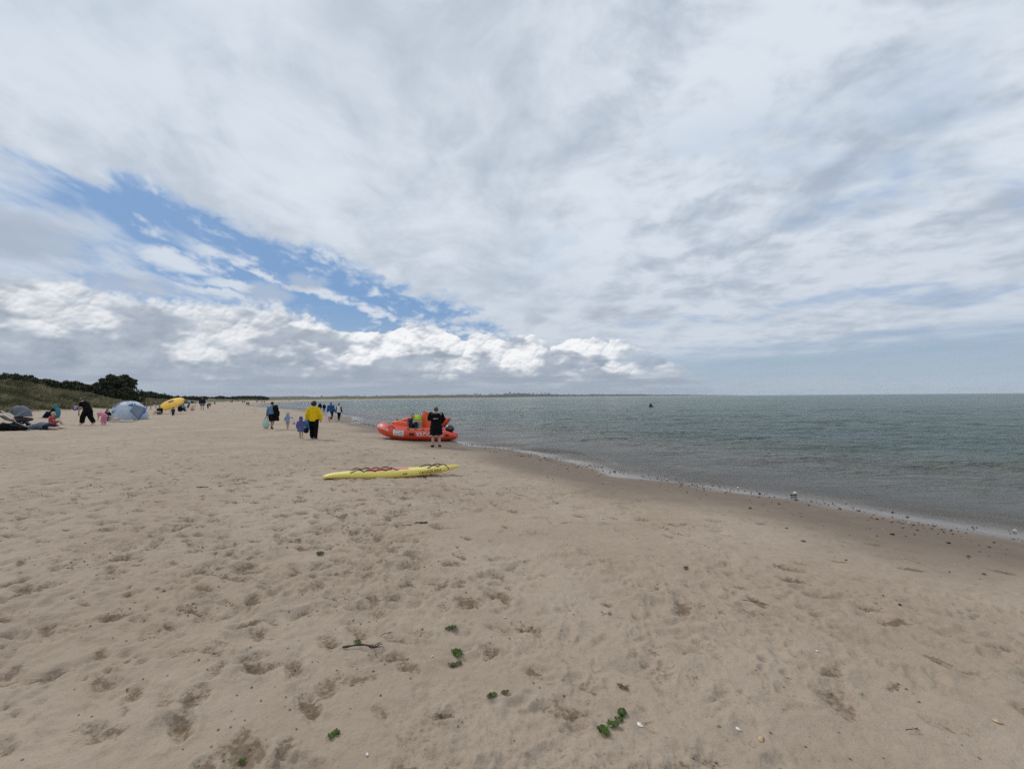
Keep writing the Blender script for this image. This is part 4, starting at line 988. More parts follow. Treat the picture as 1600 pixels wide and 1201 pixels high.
def bsec(t):       # t 0 tail .. 1 nose -> x, half width, thickness, rocker
    x = (t - .5) * BL
    wd = .275 * (math.sin(math.pi * min(1, max(0, t * .97 + .03)) ** .95) ** .55) * (1 - .25 * max(0, t - .7))
    wd = max(wd, .03)
    th = .185 * (math.sin(math.pi * (t * .96 + .02)) ** .42); th = max(th, .035)
    zb = .085 - .085 * sstep(0, .42, t) + .0 + .24 * max(0, t - .62) ** 1.9 * 3.2
    return x, wd, th, float(zb)
ns = 34; secs = []
for i in range(ns + 1):
    t = i / ns; x, wd, th, zb = bsec(t); sec = []
    for (u, v) in ((-.72, .0), (-.94, .14), (-1, .40), (-.97, .68), (-.85, .90), (-.6, .985), (-.25, 1.0), (.25, 1.0), (.6, .985), (.85, .90), (.97, .68), (1, .40), (.94, .14), (.72, .0), (.3, -.03), (-.3, -.03)):
        sec.append((x, u * wd, zb + v * th))
    secs.append(sec)
V, F = loft(secs)
o = mesh_obj('hull', V, F, BOARDY, board); bm = bmesh.new(); bm.from_mesh(o.data); bmesh.ops.recalc_face_normals(bm, faces=bm.faces); bm.to_mesh(o.data); bm.free()
def btop(x, y):     # height of the deck
    t = x / BL + .5; _, wd, th, zb = bsec(t); u = min(.99, abs(y) / wd); return zb + th * (1.0 if u < .3 else np.interp(u, [.3, .6, .85, .97, 1], [1, .985, .90, .68, .4]))
def bside(x, v):    # point on the near side at height share v
    t = x / BL + .5; _, wd, th, zb = bsec(t); u = np.interp(v, [0, .14, .4, .68, .9, 1], [.72, .94, 1, .97, .85, .55]); return Vector((x, -u * wd, zb + v * th))
RUB = simple('black_rubber', (.014, .014, .015), .55, .2, 30)
def bx_(px): return ((px - 503) / 215.0 - .5) * BL
for (x0, x1, y, nh) in ((545, 604, .17, 4), (545, 611, -.17, 4), (656, 689, .14, 2), (665, 694, -.15, 2)):
    a, b_ = bx_(x0), bx_(x1); L = (b_ - a) / nh; pts = [(a - .05, y, btop(a - .05, y) + .008)]
    for k in range(nh):
        for q in range(0, 9):
            f = q / 8; x = a + (k + f) * L; yy = y * min(1, bsec(x / BL + .5)[1] / .26)
            pts.append((x, yy, btop(x, yy) + .008 + .038 * math.sin(math.pi * f) ** .9))
    pts.append((b_ + .05, y * .95, btop(b_ + .05, y) + .006))
    MB().tube(pts, .0120, 8, (0, 1, 0), 1).obj('hand_loop', RUB, board)
def deck_patch(name, x0, x1, y0, y1, mat, th=.008, wav=False):
    nx, ny = 24, 6; V, F = [], []
    for j in range(ny + 1):
        for i in range(nx + 1):
            x, y = x0 + (x1 - x0) * i / nx, y0 + (y1 - y0) * j / ny; e = min(i, nx - i, (j + 1), (ny - j + 1))
            V.append((x, y, btop(x, y) + (th if 0 < i < nx and 0 < j < ny else .002) + (.003 * math.sin(i * 2.1) if wav else 0)))
    for j in range(ny):
        for i in range(nx): a = j * (nx + 1) + i; F.append((a, a + 1, a + nx + 2, a + nx + 1))
    return mesh_obj(name, V, F, mat, board)
PADR = simple('pad_red', (.50, .085, .075), .8, .25, 40, .004); PADP = simple('pad_pink', (.66, .22, .25), .8, .25, 40, .004)
deck_patch('deck_pad', bx_(566), bx_(606), -.13, .19, PADR, .02, True); deck_patch('deck_pad', bx_(607), bx_(632), -.13, .17, PADP, .016, True); deck_patch('nose_marking', bx_(694), bx_(710), -.02, .10, PADP, .004)
g = MB(); sx = bx_(623.5); c = bside(sx, .55); g.tube([c + Vector((-.045, -.006, 0)), c + Vector((-.03, -.02, 0)), c + Vector((.03, -.02, 0)), c + Vector((.045, -.006, 0))], .009, 8, (0, 0, 1)); g.obj('side_grip', RUB, board)
V, F = text_pts('VANQUISH', 1.0); w = max(v.x for v in V); x0, x1 = bx_(645), bx_(684); hh_ = .105
V2 = []
for v in V:
    x = x0 + (x1 - x0) * v.x / w; vv = np.clip(.33 + v.y / .72 * .42 + .05 * math.sin(x * 17), 0, .97); pnt = bside(x, vv); V2.append(pnt + Vector((0, -.005, .001)))
o = mesh_obj('lettering', V2, F, simple('marker_black', (.02, .018, .015), .7), board, smooth=False)
g = MB(); fx = bx_(541); V = [(fx - .12, -.012, .02), (fx + .10, -.012, .11), (fx + .26, -.012, .10), (fx + .04, -.012, -.03), (fx - .09, -.012, -.03)]
o = slab('fin', [(fx - .10, -.02), (fx + .0, -.02), (fx + .20, .09), (fx + .20, .13), (fx + .02, .12)], .028, RUB, board); o.location.y = -.12

# ------------------------------------------------------------------ inflatable rescue boats
ORG = paint('inflatable_orange', (0.72, 0.062, 0.022), .42, .10, (.50, .10, .05), .15); ORG2 = paint('inflatable_orange_bright', (0.78, 0.115, 0.030), .5, .06, (.55, .16, .08), .15)
HULL = paint('hull_black', (.022, .020, .020), .5, .1, (.30, .24, .18), .45); WHT = simple('print_white', (.78, .77, .74), .55, .05)
bo = at(650, 688.0); print('boat at', bo)
SC = bo.y / 711.1                       # metres per photo pixel at this distance
boat = empty('inflatable_boat', (bo.x, bo.y + .66, bo.z - .02), R(8))
tag(boat, 'orange inflatable rescue boat with white lettering, bow raised on the sand', 'boat')
# near tube from stern cone to bow (x, y, z, r), mirrored for the far one
K = 21.1 / 711.1; q_ = SC / K
TP = [(1.84, -.63, .14, .030), (1.70, -.64, .165, .105), (1.45, -.65, .20, .185), (1.15, -.66, .235, .235), (.6, -.66, .265, .258), (0, -.66, .295, .265), (-.6, -.65, .335, .265), (-1.05, -.61, .40, .26), (-1.38, -.49, .485, .25), (-1.60, -.28, .565, .24), (-1.69, 0, .60, .235)]
TP = [tuple(c * q_ for c in t_) for t_ in TP]
def refine(P, n=3):
    P = np.array(P, float); out = []
    for i in range(len(P) - 1):
        p0, p1, p2, p3 = P[max(i - 1, 0)], P[i], P[i + 1], P[min(i + 2, len(P) - 1)]
        for k in range(n):
            t = k / n; out.append(.5 * ((2 * p1) + (-p0 + p2) * t + (2 * p0 - 5 * p1 + 4 * p2 - p3) * t * t + (-p0 + 3 * p1 - 3 * p2 + p3) * t ** 3))
    out.append(P[-1]); return np.array(out)
RT = refine(TP, 4)
for sgn in (1, -1):
    P_ = RT.copy(); P_[:, 1] *= sgn
    MB().tube([Vector(p_[:3]) for p_ in P_], [float(p_[3]) for p_ in P_], 20, (0, 0, 1), 2).obj('side_tube', ORG, boat)
# V hull below and floor between
secs = []
for p_ in RT[3:]:
    x, y, z, r = p_; yy = abs(y) * .92; kz = max(.0, z - r * 1.05) ; ch = max(.03, 1 - max(0, (-x - .9)) * .4)
    secs.append([(x, -yy - r * .25, z - r * .55), (x, -yy * .62, kz - .035 * ch), (x, 0, kz - .075), (x, yy * .62, kz - .035 * ch), (x, yy + r * .25, z - r * .55), (x, yy * .5, z - r * .25), (x, -yy * .5, z - r * .25)])
V, F = loft(secs); o = mesh_obj('hull', V, F, HULL, boat); bm = bmesh.new(); bm.from_mesh(o.data); bmesh.ops.recalc_face_normals(bm, faces=bm.faces); bm.to_mesh(o.data); bm.free()
MB().box((1.12 * q_, 0, .34), (.06, 1.05, .42), bevel=.012).obj('transom', simple('grey_ply', (.16, .16, .17), .6), boat)
def tube_pt(x, th, lift=.006):
    """point on the near tube: x along, th = angle above the side-on line"""
    P_ = RT[::-1]; x = float(np.clip(x, P_[0, 0], P_[-1, 0]))
    c = [float(np.interp(x, P_[:, 0], P_[:, k])) for k in range(4)]
    ty = float(np.interp(x + .03, P_[:, 0], P_[:, 1]) - np.interp(x - .03, P_[:, 0], P_[:, 1])) / .06
    nrm = Vector((ty, -1, 0)).normalized()
    r = c[3] + lift
    return Vector((x, c[1], c[2])) + nrm * r * math.cos(th) + Vector((0, 0, r * math.sin(th)))
def wrap_text(word, x0, x1, th0, hh, mat, name='lettering', slope=0.0):
    V, F = text_pts(word, 1.0); w = max(v.x for v in V); V2 = []
    for v in V:
        x = x0 + (x1 - x0) * v.x / w; V2.append(tube_pt(x, th0 + hh * v.y / .72 + slope * (v.x / w)))
    return mesh_obj(name, V2, F, mat, boat, smooth=False)
def bxp(px): return (px - 650) * SC
wrap_text('SOUTHBOURNE', bxp(648.5), bxp(689), -.20, .70, WHT)
wrap_text('ARANCIA', bxp(592.5), bxp(609), .40, .38, WHT, slope=-.22)
def wrap_panel(name, x0, x1, t0, t1, mat, lift, nx=8, ny=5, slope=0.0):
    V = [tube_pt(x0 + (x1 - x0) * i / nx, t0 + (t1 - t0) * j / ny + slope * i / nx, lift) for j in range(ny + 1) for i in range(nx + 1)]
    F = [(j * (nx + 1) + i, j * (nx + 1) + i + 1, (j + 1) * (nx + 1) + i + 1, (j + 1) * (nx + 1) + i) for j in range(ny) for i in range(nx)]
    return mesh_obj(name, V, F, mat, boat)
pn = wrap_panel('warning_panel', bxp(615), bxp(629.5), -.30, .62, WHT, .010)
GPR = simple('print_dark', (.07, .07, .075), .6); GPR2 = simple('print_sage', (.42, .46, .42), .6, .2, 30)
for (a_, b_, c_, d_, m_) in ((.12, .45, .42, .50, GPR), (.45, .62, .43, .52, simple('print_ochre', (.6, .3, .08), .6)), (.62, .92, .33, .44, GPR), (.10, .52, -.20, .12, GPR2), (.56, .92, -.20, .16, GPR2), (.14, .9, .20, .25, GPR2)):
    w_ = bxp(629.5) - bxp(615); q2 = wrap_panel('printed_mark', bxp(615) + w_ * a_, bxp(615) + w_ * b_, c_, d_, m_, .013, 4, 2); q2.parent = pn
wrap_panel('grab_patch', bxp(638), bxp(645), -.10, .32, RUB, .016, 5, 3)
g = MB(); g.tube([tube_pt(bxp(x), .08, .030 + .012 * math.sin(k * 2)) for k, x in enumerate((637.5, 640, 643, 645.5))], .012, 6, (0, 0, 1)).obj('grab_handle', RUB, boat)
wrap_panel('grab_patch', bxp(692), bxp(697.5), .0, .35, RUB, .014, 5, 3)
RP = simple('rope_yellow', (.62, .42, .16), .8, .3, 50); RPD = simple('rope_dark', (.05, .03, .03), .8, .3, 50)
xs = np.linspace(632, 676, 34); g = MB(); g.tube([tube_pt(bxp(x), 1.12 + .12 * abs(math.sin((x - 632) / 44 * math.pi * 4)) , .022) for x in xs], .014, 6, (0, 0, 1)).obj('grab_rope', RP, boat)
for x in (634, 645, 656, 667): wrap_panel('rope_patch', bxp(x), bxp(x + 4.5), .96, 1.16, RPD, .016, 4, 2)
wrap_panel('seam_strip', bxp(628), bxp(690), .70, .76, simple('strip_pale', (.62, .30, .22), .5), .007, 30, 1)
g = MB(); g.tube([tube_pt(bxp(607), 1.0, .01), tube_pt(bxp(609), 1.1, .05), tube_pt(bxp(613), 1.1, .05), tube_pt(bxp(616), 1.0, .01)], .018, 6, (0, 0, 1)).obj('bow_handle', RUB, boat)
# outboard motor at the stern
mo = empty('outboard_motor', (0, 0, 0)); mo.parent = boat
mx = bxp(699.5) / 1.0
g = MB(); g.ball((mx, -.28, .56), (.235, .20, .20), 16, 10); g.tube([(mx + .03, -.28, .5), (mx + .05, -.28, .30)], [(.13, .10), (.09, .08)], 10).obj('cowl', simple('motor_black', (.012, .012, .013), .30, .1, 5, coat=.5), mo)
MB().tube([(mx + .05, -.28, .36), (mx + .10, -.28, .10)], [(.07, .05), (.05, .03)], 10).obj('leg', RUB, mo); MB().box((mx + .02, -.482, .575), (.16, .012, .05), bevel=.005).obj('cowl_highlight', GREY, mo)  # grey bar on the black cowl is its highlight, built as a coloured piece
mo_root = mo
bpy.context.view_layer.update()

# second inflatable behind, bow lifted towards the right
b2 = empty('inflatable_boat', (bo.x, bo.y + 2.05, sand_z(bo.x, bo.y + 2.0) - .02), R(1))
tag(b2, 'second orange inflatable behind the lettered boat, its bow tilted up high', 'boat')
D2 = bo.y + 2.0
def P2(px, py, dy=0.0):
    w = on_ray(px, py, D2 + dy) - b2.location; return w
def px2(v): return v * D2 / 711.1
MB().tube([P2(615.3, 660.5, -.3), P2(618, 661.3, -.3), P2(622, 662.0, -.3), P2(634, 664.3, -.3), P2(648, 667.5, -.3), P2(657, 670.5, -.3)], [px2(2.8), px2(4.9), px2(5.7), px2(5.9), px2(5.6), px2(5.0)], 18, (0, 0, 1), 2).obj('side_tube', ORG2, b2)
MB().tube([P2(629, 656.5, .6), P2(634, 656.5, .6), P2(640, 657.0, .6), P2(650, 661, .6), P2(662, 664, .6)], [px2(2.0), px2(3.9), px2(5.4), px2(5.8), px2(5.6)], 16, (0, 0, 1), 2).obj('side_tube', ORG, b2)
MB().tube([P2(613.8, 660.3, -.3), P2(615.8, 660.6, -.3)], [px2(1.7), px2(3.3)], 12, (0, 0, 1), 1).obj('cone_tip', simple('cap_grey', (.20, .17, .20), .5), b2)
MB().ball(P2(620.6, 655.0, .0), (px2(1.9), px2(1.5), px2(1.3)), 10, 6).tube([P2(620.6, 655.0), P2(620.8, 659)], px2(.9), 8).obj('black_cap', RUB, b2)
# raised bow: a broad upright cushion and a cone pointing right
MB().tube([P2(669.5, 674, -.15), P2(668.5, 663, -.15), P2(665.8, 652, -.10), P2(664.8, 647.5, -.05)], [(px2(9.0), px2(6)), (px2(10.2), px2(6)), (px2(9.0), px2(5)), (px2(6.9), px2(4.6))], 20, (1, 0, 0), 3).obj('bow_cushion', ORG2, b2)
MB().tube([P2(673, 668, .25), P2(684, 661, .25), P2(692, 659.2, .2), P2(698, 656.6, .2), P2(703.4, 654.0, .2)], [(px2(9), px2(7)), (px2(9), px2(7)), (px2(8.2), px2(7)), (px2(4.9), px2(4)), (px2(1.0), px2(.9))], 18, (0, 0, 1), 2).obj('bow_cone', ORG, b2)
MB().tube([P2(692.6, 669.5, .15), P2(698.8, 661.4, .02), P2(704.2, 653.6, .15)], px2(.45), 6, (0, 1, 0)).obj('cone_seam', RPD, b2)
MB().tube([P2(659.5, 645.0, -.32), P2(664, 643.3, -.40), P2(668.5, 646.2, -.40), P2(672.2, 648.8, -.34), P2(672.0, 650.6, -.36), P2(668, 648.0, -.42)], px2(.62), 7, (0, 0, 1)).obj('carry_strap', simple('strap_red', (.36, .02, .015), .6), b2)
g = MB(); g.tube([P2(640, 676, 0.1), P2(660, 678, .1), P2(690, 674, .1)], [(px2(5), px2(10)), (px2(7), px2(16)), (px2(6), px2(12))], 14, (0, 0, 1)); g.obj('hull', HULL, b2)
g = MB(); zf = sand_z(b2.location.x, b2.location.y) - b2.location.z
for xx in (P2(645, 660).x, P2(686, 660).x):
    MB().box((xx, .1, (zf + P2(660, 681).z) / 2 + .03), (.16, 1.1, max(.1, P2(660, 681).z - zf) + .12), bevel=.02).obj('support_block', HULL, b2)
# crew between the boats
pc = P2(644, 668, -.75) + b2.location
person('crew member with black hair in a dark wetsuit sitting between the orange inflatables', Vector((pc.x, pc.y, (P2(644, 671, -.75) + b2.location).z)), 1.55, R(200), SIT, [('trousers', NAVY, {'add': .015}), ('jacket', simple('wetsuit_maroon', (.05, .018, .03), .6, .3, 5), {'add': .016})], SKIN, HAIR_B, 'short', None, fingers=True, wide=.95)
pc = P2(653, 690, -.8) + b2.location
crew_z = sand_z(pc.x, pc.y)
person('crew member in a lime yellow top bending down into the orange inflatable', Vector((P2(651.5, 680, -.8).x + b2.location.x, pc.y, crew_z + .22)), 1.5, R(12), pose(**{k: BEND[k] for k in BEND}), [('trousers', SAGE, {'add': .02}), ('jacket', LIME, {'add': .026})], SKIN, HAIR_N, 'short', None, fingers=True, wide=1.1)
settle()

# ------------------------------------------------------------------ pram at the left edge
p = at(24, 671.5); print('pram', p)
PR = empty('pram', p + Vector((0, .3, 0)), R(0)); tag(PR, 'grey hooded pram with pale metal frame and black wheels at the left edge', 'pram')
u = p.y / 711.1
def Q(px, py, dy=0.0): w = on_ray(px, py, p.y + .3 + dy) - PR.location; return w
FRM = simple('frame_metal', (.55, .56, .58), .35, .1, 5, metal=.6); HOODM = simple('hood_grey', (.13, .145, .18), .85, .25, 25, .008); SEATM = simple('seat_grey', (.035, .036, .042), .85, .25, 20, .008)
def hood():
    # four overlapping cloth panels held by ribs that swing about one hinge
    hx, hz = Q(31, 650).x, Q(31, 650).z; Rr = px_ = 16.5 * u
    for k in range(4):
        V, F = [], []; a0, a1 = R(150 - k * 38), R(150 - (k + 1) * 38) ; n1, n2 = 6, 14
        for i in range(n1 + 1):
            a = a0 + (a1 - a0) * i / n1; sag = .94 + .06 * abs(2 * i / n1 - 1)
            for j in range(n2 + 1):
                b = math.pi * j / n2; yy = -math.cos(b) * .23; rr = Rr * (math.sin(b) ** .45) * sag * 1.02
                V.append((hx + math.cos(a) * rr * 1.05, yy, hz + math.sin(a) * rr))
        for i in range(n1):
            for j in range(n2): c_ = i * (n2 + 1) + j; F.append((c_, c_ + 1, c_ + n2 + 2, c_ + n2 + 1))
        o = mesh_obj('hood_panel', V, F, HOODM if k else simple('hood_dark', (.09, .10, .125), .85), PR); m = o.modifiers.new('s', 'SOLIDIFY'); m.thickness = .012
    for k, mt in ((150, WHT), (112, HOODM), (36, WHT)):
        a = R(k); pts = [(hx + math.cos(a) * Rr * 1.06 * math.sin(math.pi * j / 14) ** .45, -math.cos(math.pi * j / 14) * .235, hz + math.sin(a) * Rr * 1.02 * math.sin(math.pi * j / 14) ** .45) for j in range(15)]
        MB().tube(pts, .012, 6, (0, 1, 0)).obj('hood_rib', mt, PR)
hood()
g = MB(); g.tube([Q(28, 651), Q(33, 655), Q(47, 655)], [(.20, .13), (.22, .16), (.20, .10)], 14, (0, 1, 0)).obj('carrycot', SEATM, PR, remesh=.03)
MB().tube([Q(2, 649), Q(12, 655), Q(26, 658), Q(30, 664)], [(.18, .03), (.18, .05), (.2, .06), (.18, .05)], 12, (0, 1, 0)).obj('seat_sling', SEATM, PR, remesh=.03)
for s in (-.27, .27):
    MB().tube([Q(10, 641.5) + Vector((0, s, 0)), Q(28, 651) + Vector((0, s, 0)), Q(33, 659) + Vector((0, s, 0)), Q(47, 665) + Vector((0, s, 0)), Q(56, 667.5) + Vector((0, s, 0))], .016, 7, (0, 1, 0)).obj('frame_side', FRM, PR)
    MB().tube([Q(20, 666) + Vector((0, s, 0)), Q(26, 660.5) + Vector((0, s, 0)), Q(31, 656) + Vector((0, s, 0))], .018, 7, (0, 1, 0)).obj('frame_strut', FRM, PR)
MB().tube([Q(10, 641.5) + Vector((0, -.27, 0)), Q(8, 640.5) + Vector((0, -.2, 0)), Q(8, 640.5) + Vector((0, .2, 0)), Q(10, 641.5) + Vector((0, .27, 0))], .02, 8, (0, 0, 1)).obj('push_handle', RUB, PR)
MB().tube([Q(3, 666), Q(18, 664), Q(34, 667), Q(46, 669)], [(.16, .10), (.2, .14), (.2, .12), (.15, .08)], 12, (0, 1, 0)).obj('basket', BLACK, PR, remesh=.03)
def wheel(c, r):
    w = empty('wheel', c); w.parent = PR; n = 20
    MB().tube([(r * .85 * math.cos(2 * math.pi * i / n), 0, r * .85 * math.sin(2 * math.pi * i / n)) for i in range(n + 1)], r * .16, 8, (0, 1, 0), 0).obj('tyre', RUB, w)
    MB().tube([(0, -.025, 0), (0, .025, 0)], r * .25, 10, (1, 0, 0), 1).obj('hub', FRM, w)
    for i in range(5):
        a = 2 * math.pi * i / 5; MB().tube([(0, 0, 0), (r * .8 * math.cos(a), 0, r * .8 * math.sin(a))], r * .05, 5, (0, 1, 0), 1).obj('spoke', FRM, w)
for (x, y_, r, s) in ((13, 665.5, 6.4, -.27), (13, 665.5, 6.4, .27), (52, 668.8, 3.3, -.2), (52, 668.8, 3.3, .2), (36, 668.0, 3.8, -.28)): wheel(Q(x, y_) + Vector((0, s, 0)), r * u)
hp_ = at(8, 673); o = empty('holdall', hp_ + Vector((0, .1, 0)), .2); tag(o, 'black holdall heaped against the front wheels of the pram', 'bag')
MB().ball((-.1, 0, .2), (.40, .24, .24)).ball((.25, .05, .15), (.34, .22, .18)).ball((.62, .1, .10), (.28, .2, .12)).obj('bag_body', BLACK, o, remesh=.03); MB().tube([(-.2, -.05, .25), (0, -.1, .38), (.2, -.05, .25)], .02, 6).obj('handle', CHAR, o)
pb = at(2, 668)
person('person in a pinkish red top sitting behind the pram handle', pb + Vector((-.1, 1.0, 0)), 1.6, R(-60), SIT, [('trousers', NAVY), ('jacket', RED, {'add': .03})], SKIN, HAIR_N, 'short', None)

# ------------------------------------------------------------------ pop-up tent
p = at(188, 655); print('tent', p)
TN = empty('beach_tent', p + Vector((0, .9, 0)), R(0)); tag(TN, 'white pop-up beach tent with blue corner patches and a grey blue side flap', 'tent')
tu = (p.y + .9) / 711.1; TW, TH = 29.5 * tu, 27.0 * tu
m, t, b = new_mat('tent_white'); co = objco(t)
t.links.new(mixc(t, noise(t, co, 2.2, 5, .6).ss(.35, .7), (.50, .56, .64), (.38, .45, .54)), b.inputs['Base Color']); b.inputs['Roughness'].default_value = .6
b.inputs['Transmission Weight'].default_value = 0.0; bump(t, b, noise(t, vec_scale(t, co, (6, 6, 1.2)), 1.0, 4, .6), .8, .05)
TWM = m; TBL = simple('tent_blue', (.03, .10, .34), .6, .15, 5); TGR = simple('tent_grey', (.15, .18, .23), .6, .15, 4)
def dome_pt(a, e, k=1.0):      # a around (0 = +x), e 0 rim .. 1 top
    th = e * math.pi / 2; cr = 1 - .055 * abs(math.sin(a * 2)) * math.cos(th) ** .5 * 1
    rr = math.cos(th) ** .82 * cr
    return Vector((TW * rr * math.cos(a) * k, TW * .62 * rr * math.sin(a) * k, TH * math.sin(th) * k * (1 - .03 * math.cos(4 * a))))
na, ne = 48, 16
for q in range(4):                       # four gores meeting at the crown
    V, F = [], []
    n1 = na // 4
    for j in range(ne + 1):
        for i in range(n1 + 1):
            a = math.pi / 4 + q * math.pi / 2 + (math.pi / 2) * i / n1
            w = 1 - .02 * math.sin(math.pi * i / n1) * math.sin(math.pi * j / ne) + .010 * math.sin(a * 23) * math.cos(math.pi / 2 * j / ne) + .030 * float(perlin(np.array([a * 2.6]), np.array([j * .34]), 3)[0]); V.append(dome_pt(a, j / ne, w))
    for j in range(ne):
        for i in range(n1): c_ = j * (n1 + 1) + i; F.append((c_, c_ + 1, c_ + n1 + 2, c_ + n1 + 1))
    mesh_obj('tent_panel', V, F, TWM, TN)
for a in (math.pi / 4, 3 * math.pi / 4, 5 * math.pi / 4, 7 * math.pi / 4):
    MB().tube([dome_pt(a, e, 1.004) for e in np.linspace(0, 1, 14)], .018, 6, (0, 1, 0)).obj('tent_pole_sleeve', TWM, TN)
def patch(cor):
    n = 5; V, F = [], []
    A, B, C_ = cor
    for j in range(n + 1):
        for i in range(n + 1 - j):
            f, g_ = i / n, j / n; a = A[0] + (B[0] - A[0]) * f + (C_[0] - A[0]) * g_; e = A[1] + (B[1] - A[1]) * f + (C_[1] - A[1]) * g_; V.append(dome_pt(a, e, 1.012))
    idx = {}; c = 0
    for j in range(n + 1):
        for i in range(n + 1 - j): idx[i, j] = c; c += 1
    for j in range(n):
        for i in range(n - j):
            F.append((idx[i, j], idx[i + 1, j], idx[i, j + 1]))
            if i + j < n - 1: F.append((idx[i + 1, j], idx[i + 1, j + 1], idx[i, j + 1]))
    mesh_obj('blue_patch', V, F, TBL, TN)
F_ = -math.pi / 2
patch([(F_ - .95, .62), (F_ - .40, .72), (F_ - .72, .42)]); patch([(F_ + .35, .60), (F_ + 1.0, .66), (F_ + .85, .42)]); patch([(F_ - .62, .28), (F_ - .38, .33), (F_ - .60, .20)])
def quad_sheet(name, A, B, C_, D_, mat, bulge=.12, n=10, th=.012):
    V, F = [], []
    for j in range(n + 1):
        for i in range(n + 1):
            f, g_ = i / n, j / n; P_ = (A * (1 - f) + B * f) * (1 - g_) + (D_ * (1 - f) + C_ * f) * g_
            P_ = P_ + Vector((0, -bulge * math.sin(math.pi * f) * math.sin(math.pi * g_), 0)); V.append(P_)
    for j in range(n):
        for i in range(n): c_ = j * (n + 1) + i; F.append((c_, c_ + 1, c_ + n + 2, c_ + n + 1))
    o = mesh_obj(name, V, F, mat, TN); m = o.modifiers.new('s', 'SOLIDIFY'); m.thickness = th; return o
def T_(px, py, dy=0.0): return on_ray(px, py, TN.location.y + dy) - TN.location
quad_sheet('side_flap', T_(211, 632, -1.15), T_(229, 637, -.6), T_(217, 653.5, -1.6), T_(203, 641, -1.45), TGR, .1)
for a_, b_ in (((229.5, 635.5, -.6), (217.5, 654.3, -1.6)), ((203, 641, -1.45), (217.5, 654.3, -1.6))):
    A, B = T_(*a_), T_(*b_); MB().tube([A, (A + B) / 2 + Vector((0, -.05, -.03)), B], [(.05, .02), (.075, .02), (.06, .02)] if a_[0] > 210 else [(.025, .015)] * 3, 8, (1, 0, 0)).obj('flap_border', TBL, TN)
quad_sheet('blue_corner', T_(224, 637, -.72), T_(229.6, 635.0, -.6), T_(227, 645, -.95), T_(221, 647, -1.25), TBL, .03, 6)
bgp = at(225.5, 650); o = empty('bag', bgp, .2); tag(o, 'black bag lying on the sand at the right corner of the tent', 'bag')
MB().ball((0, 0, .13), (.30, .2, .16)).box((.25, 0, .06), (.35, .25, .1), bevel=.04).obj('bag_body', BLACK, o, remesh=.03); MB().tube([(-.15, 0, .22), (0, 0, .36), (.15, 0, .22)], .015, 6).obj('handle', BLACK, o)
gp = at(213, 656.5); o = empty('sandals', gp, .2); tag(o, 'pair of olive sandals left on the sand by the tent', 'sandals')
for s in (-.12, .14): MB().tube([(s, -.1, .03), (s, 0, .045), (s + .01, .12, .03)], [(.05, .02), (.04, .035), (.05, .02)], 8).obj('sandal', OLIVE, o, remesh=.012)

# ------------------------------------------------------------------ parasols, chairs, posts
p = at(266, 646); print('parasol', p)
U = empty('parasol', p, 0); tag(U, 'yellow beach parasol with a dark crown patch, tilted towards the sea', 'parasol')
um = p.y / 711.1; PY = simple('parasol_yellow', (.74, .42, .012), .7, .12, 6); PDK = simple('parasol_dark', (.10, .06, .05), .8)
cen = on_ray(268.5, 630.0, p.y) - p; Rx = 17.2 * um
tilt = Matrix.Rotation(R(-5), 3, 'Y') @ Matrix.Rotation(R(32), 3, 'X')
def can(a, r):
    sc = 1 - .045 * (1 - abs(math.cos(a * 4))) * r
    return cen + tilt @ Vector((Rx * r * math.cos(a) * sc, Rx * r * math.sin(a) * sc, .30 * (1 - r ** 1.7) * 1.0 - .03 + .05 * (1 - abs(math.cos(4 * a))) * r))
for k in range(8):
    a0, a1 = math.pi / 8 + k * math.pi / 4, math.pi / 8 + (k + 1) * math.pi / 4
    V, F = [], []; n = 7
    for j in range(n + 1):
        for i in range(n + 1): V.append(can(a0 + (a1 - a0) * i / n, .22 + .78 * j / n))
    for j in range(n):
        for i in range(n): c_ = j * (n + 1) + i; F.append((c_, c_ + 1, c_ + n + 2, c_ + n + 1))
    o = mesh_obj('canopy_panel', V, F, PY, U); m = o.modifiers.new('s', 'SOLIDIFY'); m.thickness = .01
    MB().tube([can(a0, r) - tilt @ Vector((0, 0, .02)) for r in (.05, .5, 1.0)], .010, 5, (0, 0, 1)).obj('rib', FRM, U)
    V = []; 
    for i in range(n + 1):
        P_ = can(a0 + (a1 - a0) * i / n, 1.0); V += [P_, P_ - tilt @ Vector((0, 0, .09 + .03 * math.sin(math.pi * i / n)))]
    o = mesh_obj('valance', V, [(2 * i, 2 * i + 1, 2 * i + 3, 2 * i + 2) for i in range(n)], simple('valance_pale', (.72, .55, .22), .7), U); m = o.modifiers.new('s', 'SOLIDIFY'); m.thickness = .008
V = [can(0, 0) + tilt @ Vector((0, 0, .02))] + [can(2 * math.pi * i / 24, .24) + tilt @ Vector((0, 0, .012)) for i in range(24)]
mesh_obj('crown_patch', V, [(0, 1 + i, 1 + (i + 1) % 24) for i in range(24)], PDK, U)
MB().tube([Vector((0, 0, -.2)), cen * .5 + Vector((0, 0, .05)), can(0, 0) + tilt @ Vector((0, 0, .10))], .022, 8).obj('pole', FRM, U)
